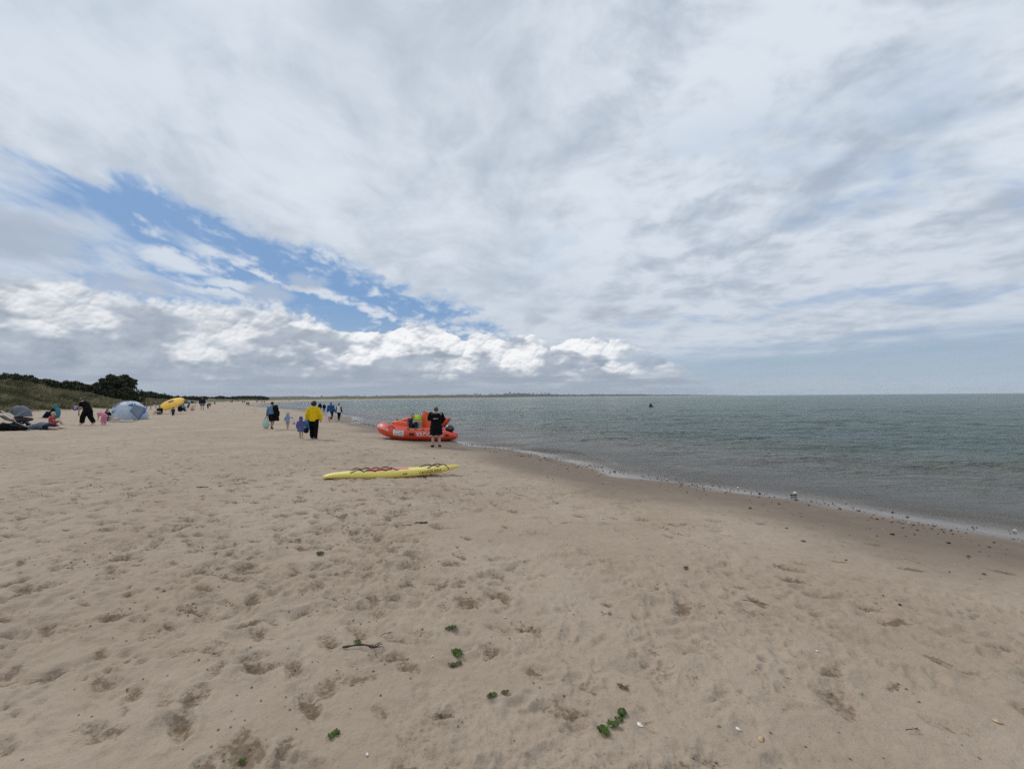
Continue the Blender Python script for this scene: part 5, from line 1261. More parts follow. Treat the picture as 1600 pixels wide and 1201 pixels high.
# dark canopies behind
def small_shade(px, pyb, pyt, w, label, mat, mat2):
    p = at(px, pyb); o = empty('parasol', p); tag(o, label, 'parasol'); c = on_ray(px, pyt, p.y) - p; rr = w / 2 * p.y / 711.1; n = 8
    for k in range(n):
        a0, a1 = 2 * math.pi * k / n, 2 * math.pi * (k + 1) / n; am = (a0 + a1) / 2
        f = lambda a, r, z: c + Vector((rr * r * math.cos(a), rr * r * math.sin(a), z))
        V = [f(am, 0, .0), f(a0, .6, -.12), f(am, .58, -.13), f(a1, .6, -.12), f(a0, 1, -.36), f(am, .95, -.33), f(a1, 1, -.36)]
        q = mesh_obj('canopy_panel', V, [(0, 1, 2), (0, 2, 3), (1, 4, 5, 2), (2, 5, 6, 3)], mat if k % 2 else mat2, o); m = q.modifiers.new('s', 'SOLIDIFY'); m.thickness = .01
    MB().tube([(0, 0, -.1), c], .02, 7).obj('pole', FRM, o); return o
small_shade(284.5, 641, 624.5, 12, 'black and grey parasol just behind the yellow one', BLACK, GREY)
small_shade(297, 639, 625.5, 15, 'pale blue and navy parasol right of the black and grey one', NAVY, PALEBLUE)
def chair(px, py, label, mat, rz, folded=False):
    p = at(px, py); o = empty('beach_chair', p, rz); tag(o, label, 'chair', 'low chairs behind the parasols')
    MB().box((0, 0, .30), (.5, .45, .03), Matrix.Rotation(R(8), 3, 'X'), .01).obj('seat', mat, o); MB().box((0, .26, .62), (.5, .03, .62), Matrix.Rotation(R(-18), 3, 'X'), .01).obj('backrest', mat, o)
    for sx in (-.26, .26):
        for sy in (-.2, .22): MB().tube([(sx, sy, 0), (sx, -sy * .6, .34)], .014, 6).obj('leg', FRM, o)
        MB().tube([(sx, -.2, .5), (sx, .28, .52)], .018, 6).obj('armrest', RUB, o)
chair(283, 640, 'low black beach chair in the shade behind the yellow parasol', BLACK, .5)
chair(292, 639.5, 'low navy beach chair left of the blue and navy parasol', NAVY, -.4)
chair(302, 638.5, 'low black beach chair under the right edge of the navy parasol', BLACK, -1.0)
def posts():
    WD = simple('weathered_wood', (.23, .185, .125), .9, .35, 8, .01)
    for (px, yb, yt, lab) in ((123, 649.5, 633, 'short wooden post standing in the sand below the stooping adult\'s toy'), (222.5, 641, 628, 'wooden post behind the tent flap, leftmost of the dune foot row'), (228.7, 640.5, 627.5, 'tall wooden post second in the dune foot row by the tent'),
                          (235.5, 639.5, 627.5, 'dark wooden post in the middle of the dune foot row'), (243.5, 638.5, 626.5, 'pale wooden post nearest the yellow parasol'), (264, 637, 627, 'wooden post half hidden by the yellow parasol')):
        p = at(px, yb); h = (yb - yt) / 711.1 * p.y; o = empty('wooden_post', p); tag(o, lab, 'post', 'posts along the foot of the dune')
        r_ = .055; MB().tube([(0, 0, -.3), (.01, 0, h * .5), (0.015, .005, h - .02)], [r_ * 1.05, r_, r_ * .9], 9, (1, 0, 0), 0).obj('shaft', WD, o)
        MB().tube([(0.015, .005, h - .02), (.015, .005, h + .01)], [r_ * .9, r_ * .7], 9, (1, 0, 0), 0).obj('worn_top', simple('wood_pale', (.34, .29, .21), .9, .2), o)
    # the low mound of sandy wood behind the tent
posts()
settle()

# ------------------------------------------------------------------ on the water
def buoy(px, py, r, mat, lab):
    p = at(px, py, True); o = empty('buoy', p); tag(o, lab, 'buoy'); r = r * p.y / 711.1
    MB().ball((0, 0, r * .45), (r, r, r * .95), 14, 9).obj('float', mat, o); MB().tube([(0, 0, r * 1.2), (0, 0, r * 1.75)], [r * .28, r * .2], 8).obj('top_ring', mat, o)
BY = simple('buoy_yellow', (.80, .66, .10), .4); BW = simple('buoy_white', (.75, .75, .68), .4); BR = simple('buoy_red', (.55, .12, .08), .5)
buoy(633.8, 637.2, 1.5, BY, 'yellow buoy straight above the dark haired crew member'); buoy(735, 634.5, 1.1, BW, 'small pale buoy left of the next one, out beyond the robe'); buoy(759, 631.6, .9, BW, 'smallest pale buoy, farthest out in the row'); buoy(801.7, 632.7, 1.2, BY, 'small yellow buoy at the right end of the row')
buoy(703.5, 645.0, .9, BR, 'faint red float just right of the robe, close to the shore'); buoy(627.5, 645.0, .9, BR, 'faint red float above the second inflatable')
p = at(1017, 636.2, True); o = empty('kayak', p, R(8)); tag(o, 'small dark red kayak out on the open sea', 'kayak'); ku = p.y / 711.1 * .62; print('kayak', p)
MB().tube([(-5.5 * ku, 0, .12), (-3 * ku, 0, .10), (0, 0, .10), (3.5 * ku, 0, .10), (6 * ku, 0, .16)], [(.05, .05), (.30, .14), (.36, .17), (.30, .14), (.05, .05)], 12, (0, 1, 0)).obj('hull', simple('kayak_red', (.16, .03, .025), .4), o)
MB().tube([(-4.6 * ku, -.3, .25), (0, -.35, .7), (1.6, -.3, 1.0)], .03, 6).obj('paddle_shaft', RUB, o)
person('paddler in dark clothing sitting in the kayak on the open sea', p + Vector((-1.2 * ku, 0, .12)), 1.35, R(-80), LEGSOUT, [('trousers', BLACK), ('jacket', BLACK, {'add': .04})], SKIN, HAIR_B, 'short', None, vox=.05)
settle()
# ------------------------------------------------------------------ dune plants
def leaves_mesh(name, pts, size, mat, parent, seed=0, rnd=.5):
    """one small bent leaf-clump card per point, at random tilts"""
    g = np.random.default_rng(seed); n = len(pts)
    a = g.normal(size=(n, 3)); a /= np.linalg.norm(a, axis=1)[:, None]
    b = np.cross(a, g.normal(size=(n, 3))); b /= np.linalg.norm(b, axis=1)[:, None]; c = np.cross(a, b)
    s = (size * g.uniform(1 - rnd, 1 + rnd, n))[:, None]
    V = np.empty((n, 5, 3)); V[:, 0] = pts - a * s; V[:, 1] = pts - b * s * .55 + c * s * .12; V[:, 2] = pts + a * s; V[:, 3] = pts + b * s * .5 + c * s * .15; V[:, 4] = pts + c * s * .35
    i = np.arange(n)[:, None] * 5
    F = np.concatenate([i + [[0, 1, 4]], i + [[1, 2, 4]], i + [[2, 3, 4]], i + [[3, 0, 4]]])
    return np_mesh(name, V.reshape(-1, 3), F, mat, parent, smooth=False)
def leaf_mat(name, c1, c2, sc=2.0):
    m, t, b = new_mat(name); geo = t.nodes.new('ShaderNodeNewGeometry'); n = noise(t, geo.outputs['Position'], sc, 4, .65)
    t.links.new(mixc(t, n.ss(.35, .65), c1, c2), b.inputs['Base Color']); b.inputs['Roughness'].default_value = .75; b.inputs['Specular IOR Level'].default_value = .2
    return m
SCRUB = leaf_mat('scrub_leaf', (.022, .030, .014), (.060, .072, .030), 1.2); TREEL = leaf_mat('tree_leaf', (.022, .032, .014), (.070, .085, .034), .9)
BARK = simple('bark', (.07, .055, .04), .9, .3, 10, .01)
gr = np.random.default_rng(3)
def dome_points(c, r, n, g, shell=.55):
    d = g.normal(size=(n, 3)); d /= np.linalg.norm(d, axis=1)[:, None]
    rad = shell + (1 - shell) * g.random(n) ** .5
    return np.array(c) + d * rad[:, None] * np.array(r)
def bush(x, y, w, h, seed):
    z = float(ground(x, y)); g = np.random.default_rng(seed)
    o = empty('bush', (x, y, z)); tag(o, 'dark green bush in the long row of scrub along the dune crest', 'bush', 'scrub along the dune crest')
    pts = []
    for k in range(int(g.integers(4, 7))):
        cx, cy, r = g.uniform(-.55, .55) * w, g.uniform(-.5, .5) * w * .7, g.uniform(.35, .6)
        pts.append(dome_points((cx, cy, h * g.uniform(.35, .7)), (w * r * .8, w * r * .7, h * r * .75), 95, g))
    pts = np.concatenate(pts); pts[:, 2] = np.maximum(pts[:, 2], .05)
    leaves_mesh('foliage', pts, .20 + h * .03, SCRUB, o, seed)
    MB().tube([(0, 0, -.2), (.05, 0, h * .35), (.2, .05, h * .7)], [.10, .07, .03], 6).obj('stem', BARK, o)
# crest line: a fixed way inland from the foot of the dune
def crest(px, depth): d = ray(px, 600); return d.x / d.y * depth, depth
k = 0
for px in np.concatenate([np.linspace(-30, 150, 34)]):
    dep = np.interp(px, [-40, 0, 60, 110, 150], [76, 80, 92, 106, 118]) + gr.uniform(-3, 4)
    x, y = crest(px + gr.uniform(-2, 2), dep)
    topy = np.interp(px, [-40, 0, 8, 12, 20, 50, 62, 90, 120, 150], [583, 585.5, 583.5, 582.5, 584.5, 588.5, 591, 594.5, 598, 601.5]) + gr.uniform(-.6, 1.6)
    yh = 620 - .0078 * (px - 800); tz = EYE + (yh - topy) / 711.1 * dep; h = max(1.0, tz - float(ground(x, y)))
    bush(x, y, gr.uniform(1.7, 2.7) * (1.0 + h * .07), h, 100 + k); k += 1
for px in list(np.linspace(219, 257, 12)) + [262, 266, 275, 283]:
    dep = np.interp(px, [219, 257, 290], [165, 190, 230]); x, y = crest(px, dep)
    topy = np.interp(px, [217, 225, 235, 250, 258, 262, 266, 275, 284], [613, 611.4, 612, 614.5, 617, 616.4, 617.2, 618, 618.6]); yh = 620 - .0078 * (px - 800)
    tz = EYE + (yh - topy) / 711.1 * dep; h = max(.8, tz - float(ground(x, y))); bush(x, y, 2.4, h, 300 + k); k += 1
for px in np.linspace(156, 212, 9):
    x, y = crest(px, 113.0); tz = EYE + (620 - .0078 * (px - 800) - 605.5) / 711.1 * 113; bush(x, y, 2.4, max(.9, tz - float(ground(x, y))), 500 + k); k += 1
# low far scrub patches on the dune line
def far_scrub():
    g = np.random.default_rng(9); P = []
    for (x0, x1, yt, dep, th) in ((312, 324, 619.8, 300, 1.2), (336, 352, 619.3, 340, 1.6), (361, 417, 618.9, 420, 1.9), (300, 420, 620.6, 380, .8), (285, 312, 619.8, 270, .7)):
        for q in range(int((x1 - x0) * 26)):
            px = g.uniform(x0, x1); e = math.sin(math.pi * (px - x0) / (x1 - x0)) ** .5; d_ = dep + g.uniform(-6, 6); x, y = crest(px, d_); yh = 620 - .0078 * (px - 800)
            zt = EYE + (yh - (yt + (1 - e) * 1.3 + float(perlin(np.array([px * .35]), np.array([dep * 1.0]), 5)[0]) * .5)) / 711.1 * d_; zb = float(np.interp(d_, [250, 300, 420], [2.5, 2.2, 2.1]))
            P.append((x, y, g.uniform(zt - 1.1, zt)))
    o = leaves_mesh('far_scrub', np.array(P), .75, SCRUB, None, 5); tag(o, 'low dark scrub seen as a thin line along the far dunes', kind='stuff')
far_scrub()
def round_tree():
    dep = 116; x, y = crest(183, dep); z = float(ground(x, y)); u = dep / 711.1; yh = 624.8
    o = empty('tree', (x, y, z)); tag(o, 'large dark round-crowned tree standing alone above the dune', 'tree'); g = np.random.default_rng(77)
    top = EYE + (yh - 583.2) * u - z; half = 28.5 * u
    MB().tube([(0, 0, -.3), (.1, 0, top * .25), (-.1, 0, top * .5)], [.42, .34, .24], 10).obj('trunk', BARK, o)
    for k in range(7):
        a = k * .9; MB().tube([(0, 0, top * .22), (half * .35 * math.cos(a), half * .3 * math.sin(a), top * .45), (half * .68 * math.cos(a), half * .6 * math.sin(a), top * (.55 + .04 * (k % 3)))], [.18, .11, .04], 7).obj('limb', BARK, o)
    pts = []; cz = EYE + (yh - 599.5) * u - z; hz_ = 15.8 * u
    for k in range(95):
        th, a = math.acos(g.uniform(-.95, 1)), g.uniform(0, 6.28); f = g.uniform(.62, .90)
        wid = 1.0 if math.cos(th) > -.1 else .92
        pts.append(dome_points((half * f * wid * math.sin(th) * math.cos(a), half * f * .85 * math.sin(th) * math.sin(a), cz + hz_ * f * math.cos(th)), (half * g.uniform(.13, .20), half * .17, hz_ * g.uniform(.15, .22)), 130, g, .35))
    pts.append(dome_points((0, 0, cz), (half * .7, half * .6, hz_ * .7), 2500, g, .5))
    leaves_mesh('crown', np.concatenate(pts), .21, TREEL, o, 8)
round_tree()

def grass():
    """marram grass: bent blades in clumps over the seaward face of the dune"""
    g = np.random.default_rng(21); n = 30000
    # sample by direction and distance, kept where the dune carries grass
    a = -np.radians(g.uniform(17, 50.5, n * 5)); r = 44 + 190 * g.random(n * 5) ** 2.0
    x, y = r * np.sin(a), r * np.cos(a); dd = seg_dist(x, y, DUNE)
    nn = fbm(x / 17 + 3, y / 17, 4, .5, 301) * .6; e = dd + nn * 5 + fbm(x / 4, y / 4, 4, .55, 45) * 3.0
    keep = (e > .6) & (e < 34) & (g.random(n * 5) < sstep(.5, 3, e)) ; x, y = x[keep][:n], y[keep][:n]; r = np.hypot(x, y)
    z = ground(x, y); nb = 9; N = len(x)
    X, Y_, Z_ = (np.repeat(v, nb) for v in (x, y, z)); rr = np.repeat(r, nb); M = len(X)
    X = X + g.normal(0, .16, M); Y_ = Y_ + g.normal(0, .16, M)
    h = g.uniform(.45, .95, M) * np.repeat(g.uniform(.5, 1.0, N) + .5 * sstep(-.1, .4, fbm(x / 3, y / 3, 3, .6, 66)), nb); ld = g.normal(.35, .9, M); ln = g.uniform(.15, .75, M) * h
    w = .011 + rr * .00019
    dx, dy = np.cos(ld) * ln, np.sin(ld) * ln; wa = g.uniform(0, 3.14, M); wx, wy = np.cos(wa) * w, np.sin(wa) * w
    V = np.empty((M, 5, 3))
    V[:, 0] = np.stack([X - wx, Y_ - wy, Z_ - .03], 1); V[:, 1] = np.stack([X + wx, Y_ + wy, Z_ - .03], 1)
    V[:, 2] = np.stack([X + dx * .35 - wx * .8, Y_ + dy * .35 - wy * .8, Z_ + h * .62], 1); V[:, 3] = np.stack([X + dx * .35 + wx * .8, Y_ + dy * .35 + wy * .8, Z_ + h * .62], 1)
    V[:, 4] = np.stack([X + dx, Y_ + dy, Z_ + h * .93], 1)
    i = np.arange(M)[:, None] * 5; F = np.concatenate([i + [[0, 1, 3]], i + [[0, 3, 2]], i + [[2, 3, 4]]])
    m, t, b = new_mat('marram'); at_ = attr(t, 'tone'); hp = attr(t, 'up')
    c = mixc(t, at_, (.058, .068, .028), (.340, .300, .170)); c = mixc(t, hp * .35, c, (.36, .31, .19)); t.links.new(c, b.inputs['Base Color']); b.inputs['Roughness'].default_value = .7; b.inputs['Specular IOR Level'].default_value = .2
    tone = np.clip(.40 + fbm(X / 4, Y_ / 4, 5, .6, 61) * 2.2 + g.normal(0, .22, M), 0, 1); up = np.tile([0, 0, .6, .6, 1], M)
    o = np_mesh('marram_grass', V.reshape(-1, 3), F, m, smooth=False, attrs={'tone': np.repeat(tone, 5), 'up': up})
    tag(o, 'wind-bent green and straw marram grass covering the dune', kind='stuff')
grass()

# ------------------------------------------------------------------ far shore beyond the bay
HL_ = np.array([(-4200, 4700), (-3000, 4500), (-1700, 4350), (-600, 4400), (300, 4700), (1100, 5250), (1900, 5750), (2700, 6200), (3300, 6650)], float)
def headland():
    pts = refine(np.column_stack([HL_, np.zeros(len(HL_))]), 40)[:, :2]; n = len(pts); V = []; rows = 9
    prof = [(0, 0), (30, .35), (70, .72), (140, .9), (240, 1), (380, .93), (560, .8), (800, .6), (1000, 0)]
    s = np.arange(n)
    for i, (x, y) in enumerate(pts):
        px = 800 + 711.1 * x / y; k = np.interp(px, [150, 400, 560, 700, 760, 830, 900, 1000, 1080, 1150], [20, 27, 26, 29, 31, 36, 27, 22, 13, 5])
        k = k * (1 + .22 * float(perlin(np.array([i * .13]), np.array([.5]), 3)[0]) + .10 * float(perlin(np.array([i * .55]), np.array([.5]), 4)[0]))
        nrm = np.array([-x, -y]) / math.hypot(x, y)
        for d, f in prof: V.append((x - nrm[0] * d, y - nrm[1] * d, -1.5 + f * k + (3.0 * float(perlin(np.array([i * 1.1]), np.array([d * .02]), 9)[0]) if 0 < f else 0)))
    F = [(i * rows + j, i * rows + j + 1, (i + 1) * rows + j + 1, (i + 1) * rows + j) for i in range(n - 1) for j in range(rows - 1)]
    m, t, b = new_mat('headland'); co = objco(t); nz = noise(t, vec_scale(t, co, (.006, .006, .03)), 1.0, 6, .7)
    sp_ = t.nodes.new('ShaderNodeSeparateXYZ'); t.links.new(co, sp_.inputs[0]); zc = Ex(t, sp_.outputs[2])
    c = mixc(t, nz.ss(.40, .60), (.022, .030, .026), (.065, .072, .060)); c = mixc(t, (zc + (nz - .5) * 14).ss(9, 4) * .45, c, (.26, .23, .19))
    t.links.new(c, b.inputs['Base Color']); b.inputs['Roughness'].default_value = .95
    o = mesh_obj('headland', V, F, m); bm = bmesh.new(); bm.from_mesh(o.data); bmesh.ops.recalc_face_normals(bm, faces=bm.faces); bm.to_mesh(o.data); bm.free()
    tag(o, 'low wooded coast with pale cliffs far across the bay', kind='structure')
    g = np.random.default_rng(14); PALE = simple('render_pale', (.62, .60, .56), .8); TAN = simple('render_tan', (.42, .37, .31), .8); WIN = simple('glass_dark', (.05, .06, .07), .2)
    spots = [(797, 4.2, 7, 5.5), (803, 3.0, 5, 4.2), (791, 3.6, 4, 3.4), (810, 5, 3, 3.0), (846, 1.6, 1.5, 5.2), (852, 3.2, 2.5, 3.4), (858, 4, 2.5, 3.0), (776, 3, 3, 2.6), (826, 4, 3, 2.2), (834, 3, 3, 2.6), (768, 4, 3, 2.0), (941, 1.2, 1.5, 3.2), (820, 5, 3, 1.8), (752, 3, 3, 2.4), (741, 6, 3, 2.8)]
    for k in range(30): spots.append((g.uniform(470, 900), g.uniform(1.5, 3.5), 2, g.uniform(.5, 1.5)))
    for k, (px, w, dd_, hpx) in enumerate(spots):
        d = ray(px, 610); f = np.argmin(np.abs(pts[:, 0] / pts[:, 1] - d.x / d.y)); x, y = pts[f]; r = math.hypot(x, y); u = y / 711.1
        off = 150 if k < 15 else g.uniform(40, 260); x, y = x * (1 + off / r), y * (1 + off / r); kz = np.interp(px, [150, 400, 560, 700, 760, 830, 900, 1000, 1080, 1150], [20, 27, 26, 29, 31, 36, 27, 22, 13, 5]) * .86
        hh = hpx * u * .62 + 2; ww = w * u * .8; zb = kz - 6
        o = empty('apartment_block' if k < 15 else 'house', (x, y, zb)); 
        if k < 15: tag(o, ('tallest pale block in the middle of the far shore skyline' if k == 0 else 'slim tower standing up from the far shore right of the main cluster' if k == 4 else 'last small tower on the low far shore to the right' if k == 11 else 'pale apartment block among the far shore skyline across the bay'), 'building', 'blocks on the far shore skyline')
        else: tag(o, 'pale house scattered along the wooded far shore across the bay', 'house', 'houses along the far shore')
        MB().box((0, 0, (hh + 6) / 2), (ww, 14, hh + 6)).obj('wall', PALE if k % 3 else TAN, o, smooth=False)
        MB().box((0, 0, hh + 6.6), (ww * 1.03, 14.6, 1.2)).obj('roof', TAN if k % 3 else PALE, o, smooth=False)
headland()

# ------------------------------------------------------------------ shells, weed, sticks, pebbles
WEED = leaf_mat('sea_lettuce', (.030, .052, .010), (.075, .115, .022), 30); WEEDD = leaf_mat('dark_weed', (.05, .055, .02), (.14, .12, .04), 30); TWIG = simple('twig', (.055, .040, .030), .9, .35, 40, .004); SHELL = simple('shell_white', (.70, .68, .64), .5, .08, 30)
def weed(px, py, L, Wd, rot, mat, label, seed):
    p = at(px, py); g = np.random.default_rng(seed); o = empty('seaweed', p, R(rot)); tag(o, label, 'seaweed')
    for q in range(max(3, int(L * 34))):
        cx, cy = g.uniform(-.5, .5) * L, g.normal(0, .22) * Wd; n = 7; V, F = [], []; s = g.uniform(.35, .8) * Wd * .5 + .008; ra = g.uniform(0, 3.14)
        for j in range(n):
            for i in range(n):
                u_, v_ = (i / (n - 1) - .5) * 2, (j / (n - 1) - .5) * 2; rr_ = 1 - .35 * abs(u_ * v_); x_, y_ = u_ * s * rr_ * 1.4, v_ * s * rr_
                zz = .010 + s * .30 * (math.sin(u_ * 4 + q) * math.cos(v_ * 5 + q * 2)) + s * .18 + .12 * s * math.sin(11 * (u_ + v_) + q)
                V.append((cx + x_ * math.cos(ra) - y_ * math.sin(ra), cy + x_ * math.sin(ra) + y_ * math.cos(ra), max(.0, zz)))
        for j in range(n - 1):
            for i in range(n - 1):
                if g.random() > .10: a = j * n + i; F.append((a, a + 1, a + n + 1, a + n))
        mesh_obj('frond', V, F, mat, o)
WS = [(713, 1020, .16, .05, 75, WEED, 'curled bright green seaweed strip standing out in the centre foreground', 1), (712, 1034, .06, .035, 10, WEEDD, 'yellowish scrap of seaweed at the foot of the curled green strip', 2),
    (950, 1139, .10, .055, 20, WEED, 'largest bright green seaweed clump left of the white shell', 3), (969, 1122, .07, .045, 60, WEED, 'dark green seaweed tuft at the upper end of the largest clump', 4),
    (519, 1148, .085, .035, 80, WEED, 'upright green seaweed piece near the bottom edge left of centre', 5), (767, 1090, .05, .03, 15, WEED, 'small arched green seaweed piece below the centre', 6), (790, 1082, .035, .02, 0, WEEDD, 'olive fleck of seaweed right of the arched piece', 7),
    (702, 979, .06, .04, 20, WEED, 'small green seaweed tuft above the curled strip', 8), (654, 816, .22, .05, 8, WEED, 'flat green seaweed strip below the yellow board', 9), (634, 820, .12, .03, 8, WEEDD, 'thin trail of dark weed left of the flat green strip', 10),
    (506, 863, .13, .06, 12, WEED, 'green seaweed patch to the left of the middle foreground', 11), (562, 1002, .07, .035, 10, WEED, 'pale green weed above the driftwood twig', 12), (1073, 889, .10, .03, 110, WEEDD, 'brown weed pod lying right of centre', 13),
    (973, 1075, .05, .025, 160, WEEDD, 'yellow brown weed scrap above the largest green clump', 14), (378, 1183, .035, .02, 40, WEED, 'tiny green weed piece at the bottom left', 15), (316, 761, .25, .06, 0, WEEDD, 'dark thin weed strip far left beyond the board', 16)]
for w_ in WS: weed(*w_)
def stick(px, py, L, rot, label, seed, tuft=True):
    p = at(px, py); g = np.random.default_rng(seed); o = empty('driftwood_twig', p, R(rot)); tag(o, label, 'twig')
    pts = [(L * (f - .5), .03 * L * math.sin(f * 7 + seed) + .05 * L * f, .016 + .05 * L * math.sin(f * 3.1)) for f in np.linspace(0, 1, 9)]
    MB().tube(pts, [L * (.028 if tuft else .012) * (1 + .3 * math.sin(k * 2.1)) for k in range(9)], 7, (0, 1, 0)).obj('stem', TWIG, o)
    if tuft:
        e = Vector(pts[-1])
        for q in range(13):
            a, b_ = g.uniform(-1.9, 1.5), g.uniform(0, .8); l_ = L * g.uniform(.12, .30); d1 = Vector((math.cos(a), math.sin(a), b_ * .6)).normalized(); st_ = e - Vector((L * g.uniform(0, .22), 0, 0))
            MB().tube([st_, st_ + d1 * l_ * .6, st_ + d1 * l_ + Vector((0, 0, -.01))], [L * .013, L * .010, L * .006], 5).obj('root_strand', TWIG, o)
stick(562, 1014, .24, -5, 'dark driftwood twig with a tangled root end in the foreground', 4); stick(602, 989, .08, 35, 'short dark twig up and right of the tangled one', 5); stick(540, 1035, .05, 5, 'small flat dark chip of wood below the tangled twig', 6, False)
stick(1425, 1144, .07, 5, 'tiny dark forked twig at the lower right', 7); stick(1180, 945, .22, -35, 'thin straight straw lying on the right hand sand', 8, False)
def shell(px, py, s, label, mat=SHELL):
    p = at(px, py); o = empty('shell', p, px % 3); tag(o, label, 'shell'); V, F = [], []; n, m_ = 12, 5
    for j in range(m_ + 1):
        for i in range(n + 1):
            a = math.pi * (i / n) * 1.15 - .24; r = s * j / m_ * (1 + .06 * (i % 2)); V.append((r * math.cos(a), r * math.sin(a) * .85, .004 + s * .45 * math.sin(math.pi * .5 * (1 - j / m_)) * (.3 + .7 * math.sin(math.pi * i / n))))
    for j in range(m_):
        for i in range(n): a = j * (n + 1) + i; F.append((a, a + 1, a + n + 2, a + n + 1))
    q = mesh_obj('valve', V, F, mat, o); md = q.modifiers.new('s', 'SOLIDIFY'); md.thickness = .003
SHB = simple('shell_tan', (.48, .34, .20), .6, .3, 40)
for s_ in ((1001, 1133, .020, 'white shell fragment right of the largest green seaweed clump'), (1154, 1136, .014, 'small white shell shard in the lower right sand'), (575, 1178, .010, 'tiny white shell chip near the bottom edge'), (676, 1024, .008, 'tiny white shell speck left of the green strip'),
    (789, 967, .009, 'tiny white shell speck above the centre foreground'), (1277, 1021, .010, 'small white shell chip on the right hand sand')): shell(*s_)
shell(1192, 1154, .022, 'tan broken shell in the lower right sand', SHB); shell(1559, 1131, .022, 'tan shell near the right edge of the foreground', SHB)
def pebbles():
    g = np.random.default_rng(31); bm_v, bm_f = [], []
    base = bmesh.new(); bmesh.ops.create_icosphere(base, subdivisions=1, radius=1); bv = np.array([v.co[:] for v in base.verts]); bf = np.array([[v.index for v in f.verts] for f in base.faces]); base.free()
    # candidates along the waterline
    P = refine(np.column_stack([SHORE, np.zeros(len(SHORE))]), 6)[:, :2]; P = P[(P[:, 1] > -2) & (P[:, 1] < 48)]
    L = np.concatenate([[0], np.cumsum(np.hypot(*np.diff(P, axis=0).T))]); q = g.uniform(0, L[-1], 14000) 
    x = np.interp(q, L, P[:, 0]); y = np.interp(q, L, P[:, 1]); off = np.where(g.random(14000) < .62, g.normal(.15, .35, 14000), g.exponential(1.3, 14000))
    tx, ty = np.gradient(P[:, 0]), np.gradient(P[:, 1]); ln = np.hypot(tx, ty); nx, ny = np.interp(q, L, -ty / ln), np.interp(q, L, tx / ln); x, y = x + nx * off, y + ny * off
    dens = sstep(-.15, .35, fbm(x * .5, y * .5, 4, .6, 91)); keep = (g.random(14000) < .06 + dens * .55) & (np.hypot(x, y) > 5); x, y = x[keep], y[keep]; n = len(x)
    s = g.lognormal(math.log(.010), .42, n).clip(.005, .032) * (1 + np.hypot(x, y) * .010); z = ground(x, y)
    V = []; F = []
    sc = np.stack([s * g.uniform(.8, 1.5, n), s * g.uniform(.7, 1.2, n), s * g.uniform(.45, .8, n)], 1); a = g.uniform(0, 6.28, n)
    B = bv[None] * sc[:, None] * (1 + g.normal(0, .08, (n, len(bv), 1))); c_, s_ = np.cos(a)[:, None], np.sin(a)[:, None]
    Vx = B[:, :, 0] * c_ - B[:, :, 1] * s_ + x[:, None]; Vy = B[:, :, 0] * s_ + B[:, :, 1] * c_ + y[:, None]; zz = np.maximum(z, WATER_Z - .01)[:, None] + B[:, :, 2] + sc[:, 2:3] * .55
    Vv = np.stack([Vx, Vy, zz], -1).reshape(-1, 3); Ff = (bf[None] + (np.arange(n) * len(bv))[:, None, None]).reshape(-1, 3)
    tone = np.repeat(np.where(g.random(n) < .13, g.uniform(.6, 1, n), g.uniform(0, .22, n)), len(bv))
    m, t, b = new_mat('pebble'); c = mixc(t, attr(t, 'tone'), (.022, .019, .017), (.62, .56, .48)); t.links.new(c, b.inputs['Base Color']); b.inputs['Roughness'].default_value = .45
    o = np_mesh('pebbles', Vv, Ff, m, attrs={'tone': tone}); tag(o, 'dark pebbles and shell bits strewn along the waterline', kind='stuff')
    # crumbs of damp sand thrown out of the fresh footprints, and loose specks
    C = list(CLODS)
    for k in range(1500):
        r = 2.1 + 16 * g.random() ** 1.1; aa = g.uniform(-.85, .85); px, py = r * math.sin(aa), r * math.cos(aa)
        if float(perlin(np.array([px * .8]), np.array([py * .8]), 55)[0]) < g.uniform(-.1, .6): continue
        C.append((px, py, g.uniform(.0025, .0065) * (1 + r * .04)))
    C = np.array(C); sdv = shore_d(C[:, 0], C[:, 1]); C = C[sdv > 1.2]; n = len(C); s = C[:, 2]
    z = np.array([sand_z(a_, b_) for a_, b_ in C[:, :2]]); B = bv[None] * (s[:, None, None] * g.uniform(.6, 1.35, (n, 1, 3))) * (1 + g.normal(0, .12, (n, len(bv), 1)))
    Vv = np.stack([B[:, :, 0] + C[:, 0:1], B[:, :, 1] + C[:, 1:2], B[:, :, 2] + (z + s * .35)[:, None]], -1).reshape(-1, 3); Ff = (bf[None] + (np.arange(n) * len(bv))[:, None, None]).reshape(-1, 3)
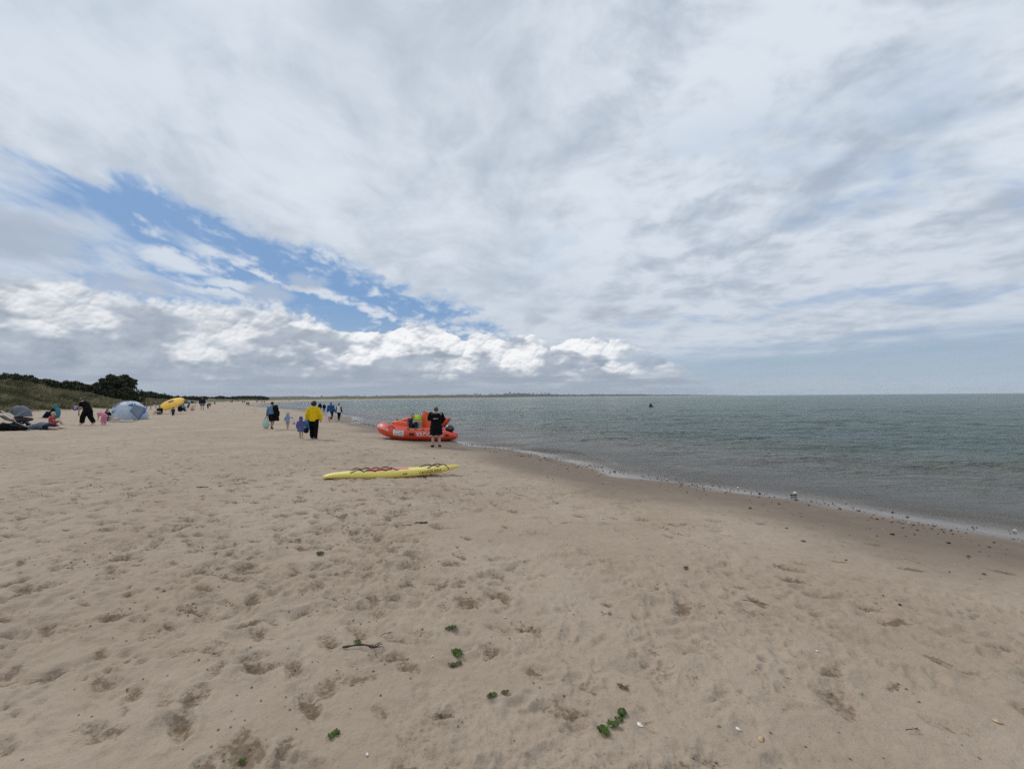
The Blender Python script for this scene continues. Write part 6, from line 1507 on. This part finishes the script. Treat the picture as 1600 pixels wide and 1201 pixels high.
    o = np_mesh('sand_crumbs', Vv, Ff, simple('damp_crumb', (.26, .20, .15), .95, .35, 40)); tag(o, 'dark damp crumbs of sand scattered around the footprints', kind='stuff')
pebbles()
def rock(px, py, s, mat, label, water=False):
    p = at(px, py) ; p.z = max(p.z, WATER_Z); g = np.random.default_rng(int(px)); bm = bmesh.new(); bmesh.ops.create_icosphere(bm, subdivisions=3, radius=s)
    for v in bm.verts: v.co = Vector((v.co.x * 1.2, v.co.y, v.co.z * .8)) * (1 + .22 * float(perlin(np.array([v.co.x / s * 1.3 + px]), np.array([v.co.z / s * 1.3 + v.co.y / s]), 2)[0]))
    me = bpy.data.meshes.new('stone'); bm.to_mesh(me); bm.free(); me.shade_smooth(); me.materials.append(mat); o = bpy.data.objects.new('stone', me); COL.objects.link(o); o.location = p + Vector((0, 0, s * .5)); tag(o, label, 'stone')
DKS = simple('stone_dark', (.03, .028, .025), .4, .3, 20); CHALK = simple('stone_chalk', (.66, .62, .55), .7, .15, 20)
rock(1242, 773.5, .036, CHALK, 'round white stone standing up at the water edge, right of centre'); rock(1242.5, 775.5, .028, DKS, 'dark stone right under the white one at the water edge'); rock(1237, 775.5, .028, DKS, 'dark stone just left of the white one at the water edge')
rock(1153, 763.5, .022, CHALK, 'pale flat stone on the wet sand by the water'); rock(1586, 831, .022, CHALK, 'pale stone at the water edge near the right border'); rock(1172, 794.0, .022, DKS, 'dark pebble on the wet sand below the pale flat stone')

# ------------------------------------------------------------------ sea haze
g = MB(); g.box((0, 0, 29.0), (19600, 19600, 70.0)); hz = g.obj('haze', None, None, smooth=False)
m = bpy.data.materials.new('haze'); m.use_nodes = True; t = m.node_tree; t.nodes.clear(); out = t.nodes.new('ShaderNodeOutputMaterial'); pv = t.nodes.new('ShaderNodeVolumePrincipled')
pv.inputs['Color'].default_value = (.86, .91, .97, 1); pv.inputs['Density'].default_value = HAZE; pv.inputs['Anisotropy'].default_value = 0.0; t.links.new(pv.outputs[0], out.inputs['Volume'])
hz.data.materials.append(m); tag(hz, 'thin sea haze over the bay', kind='stuff')
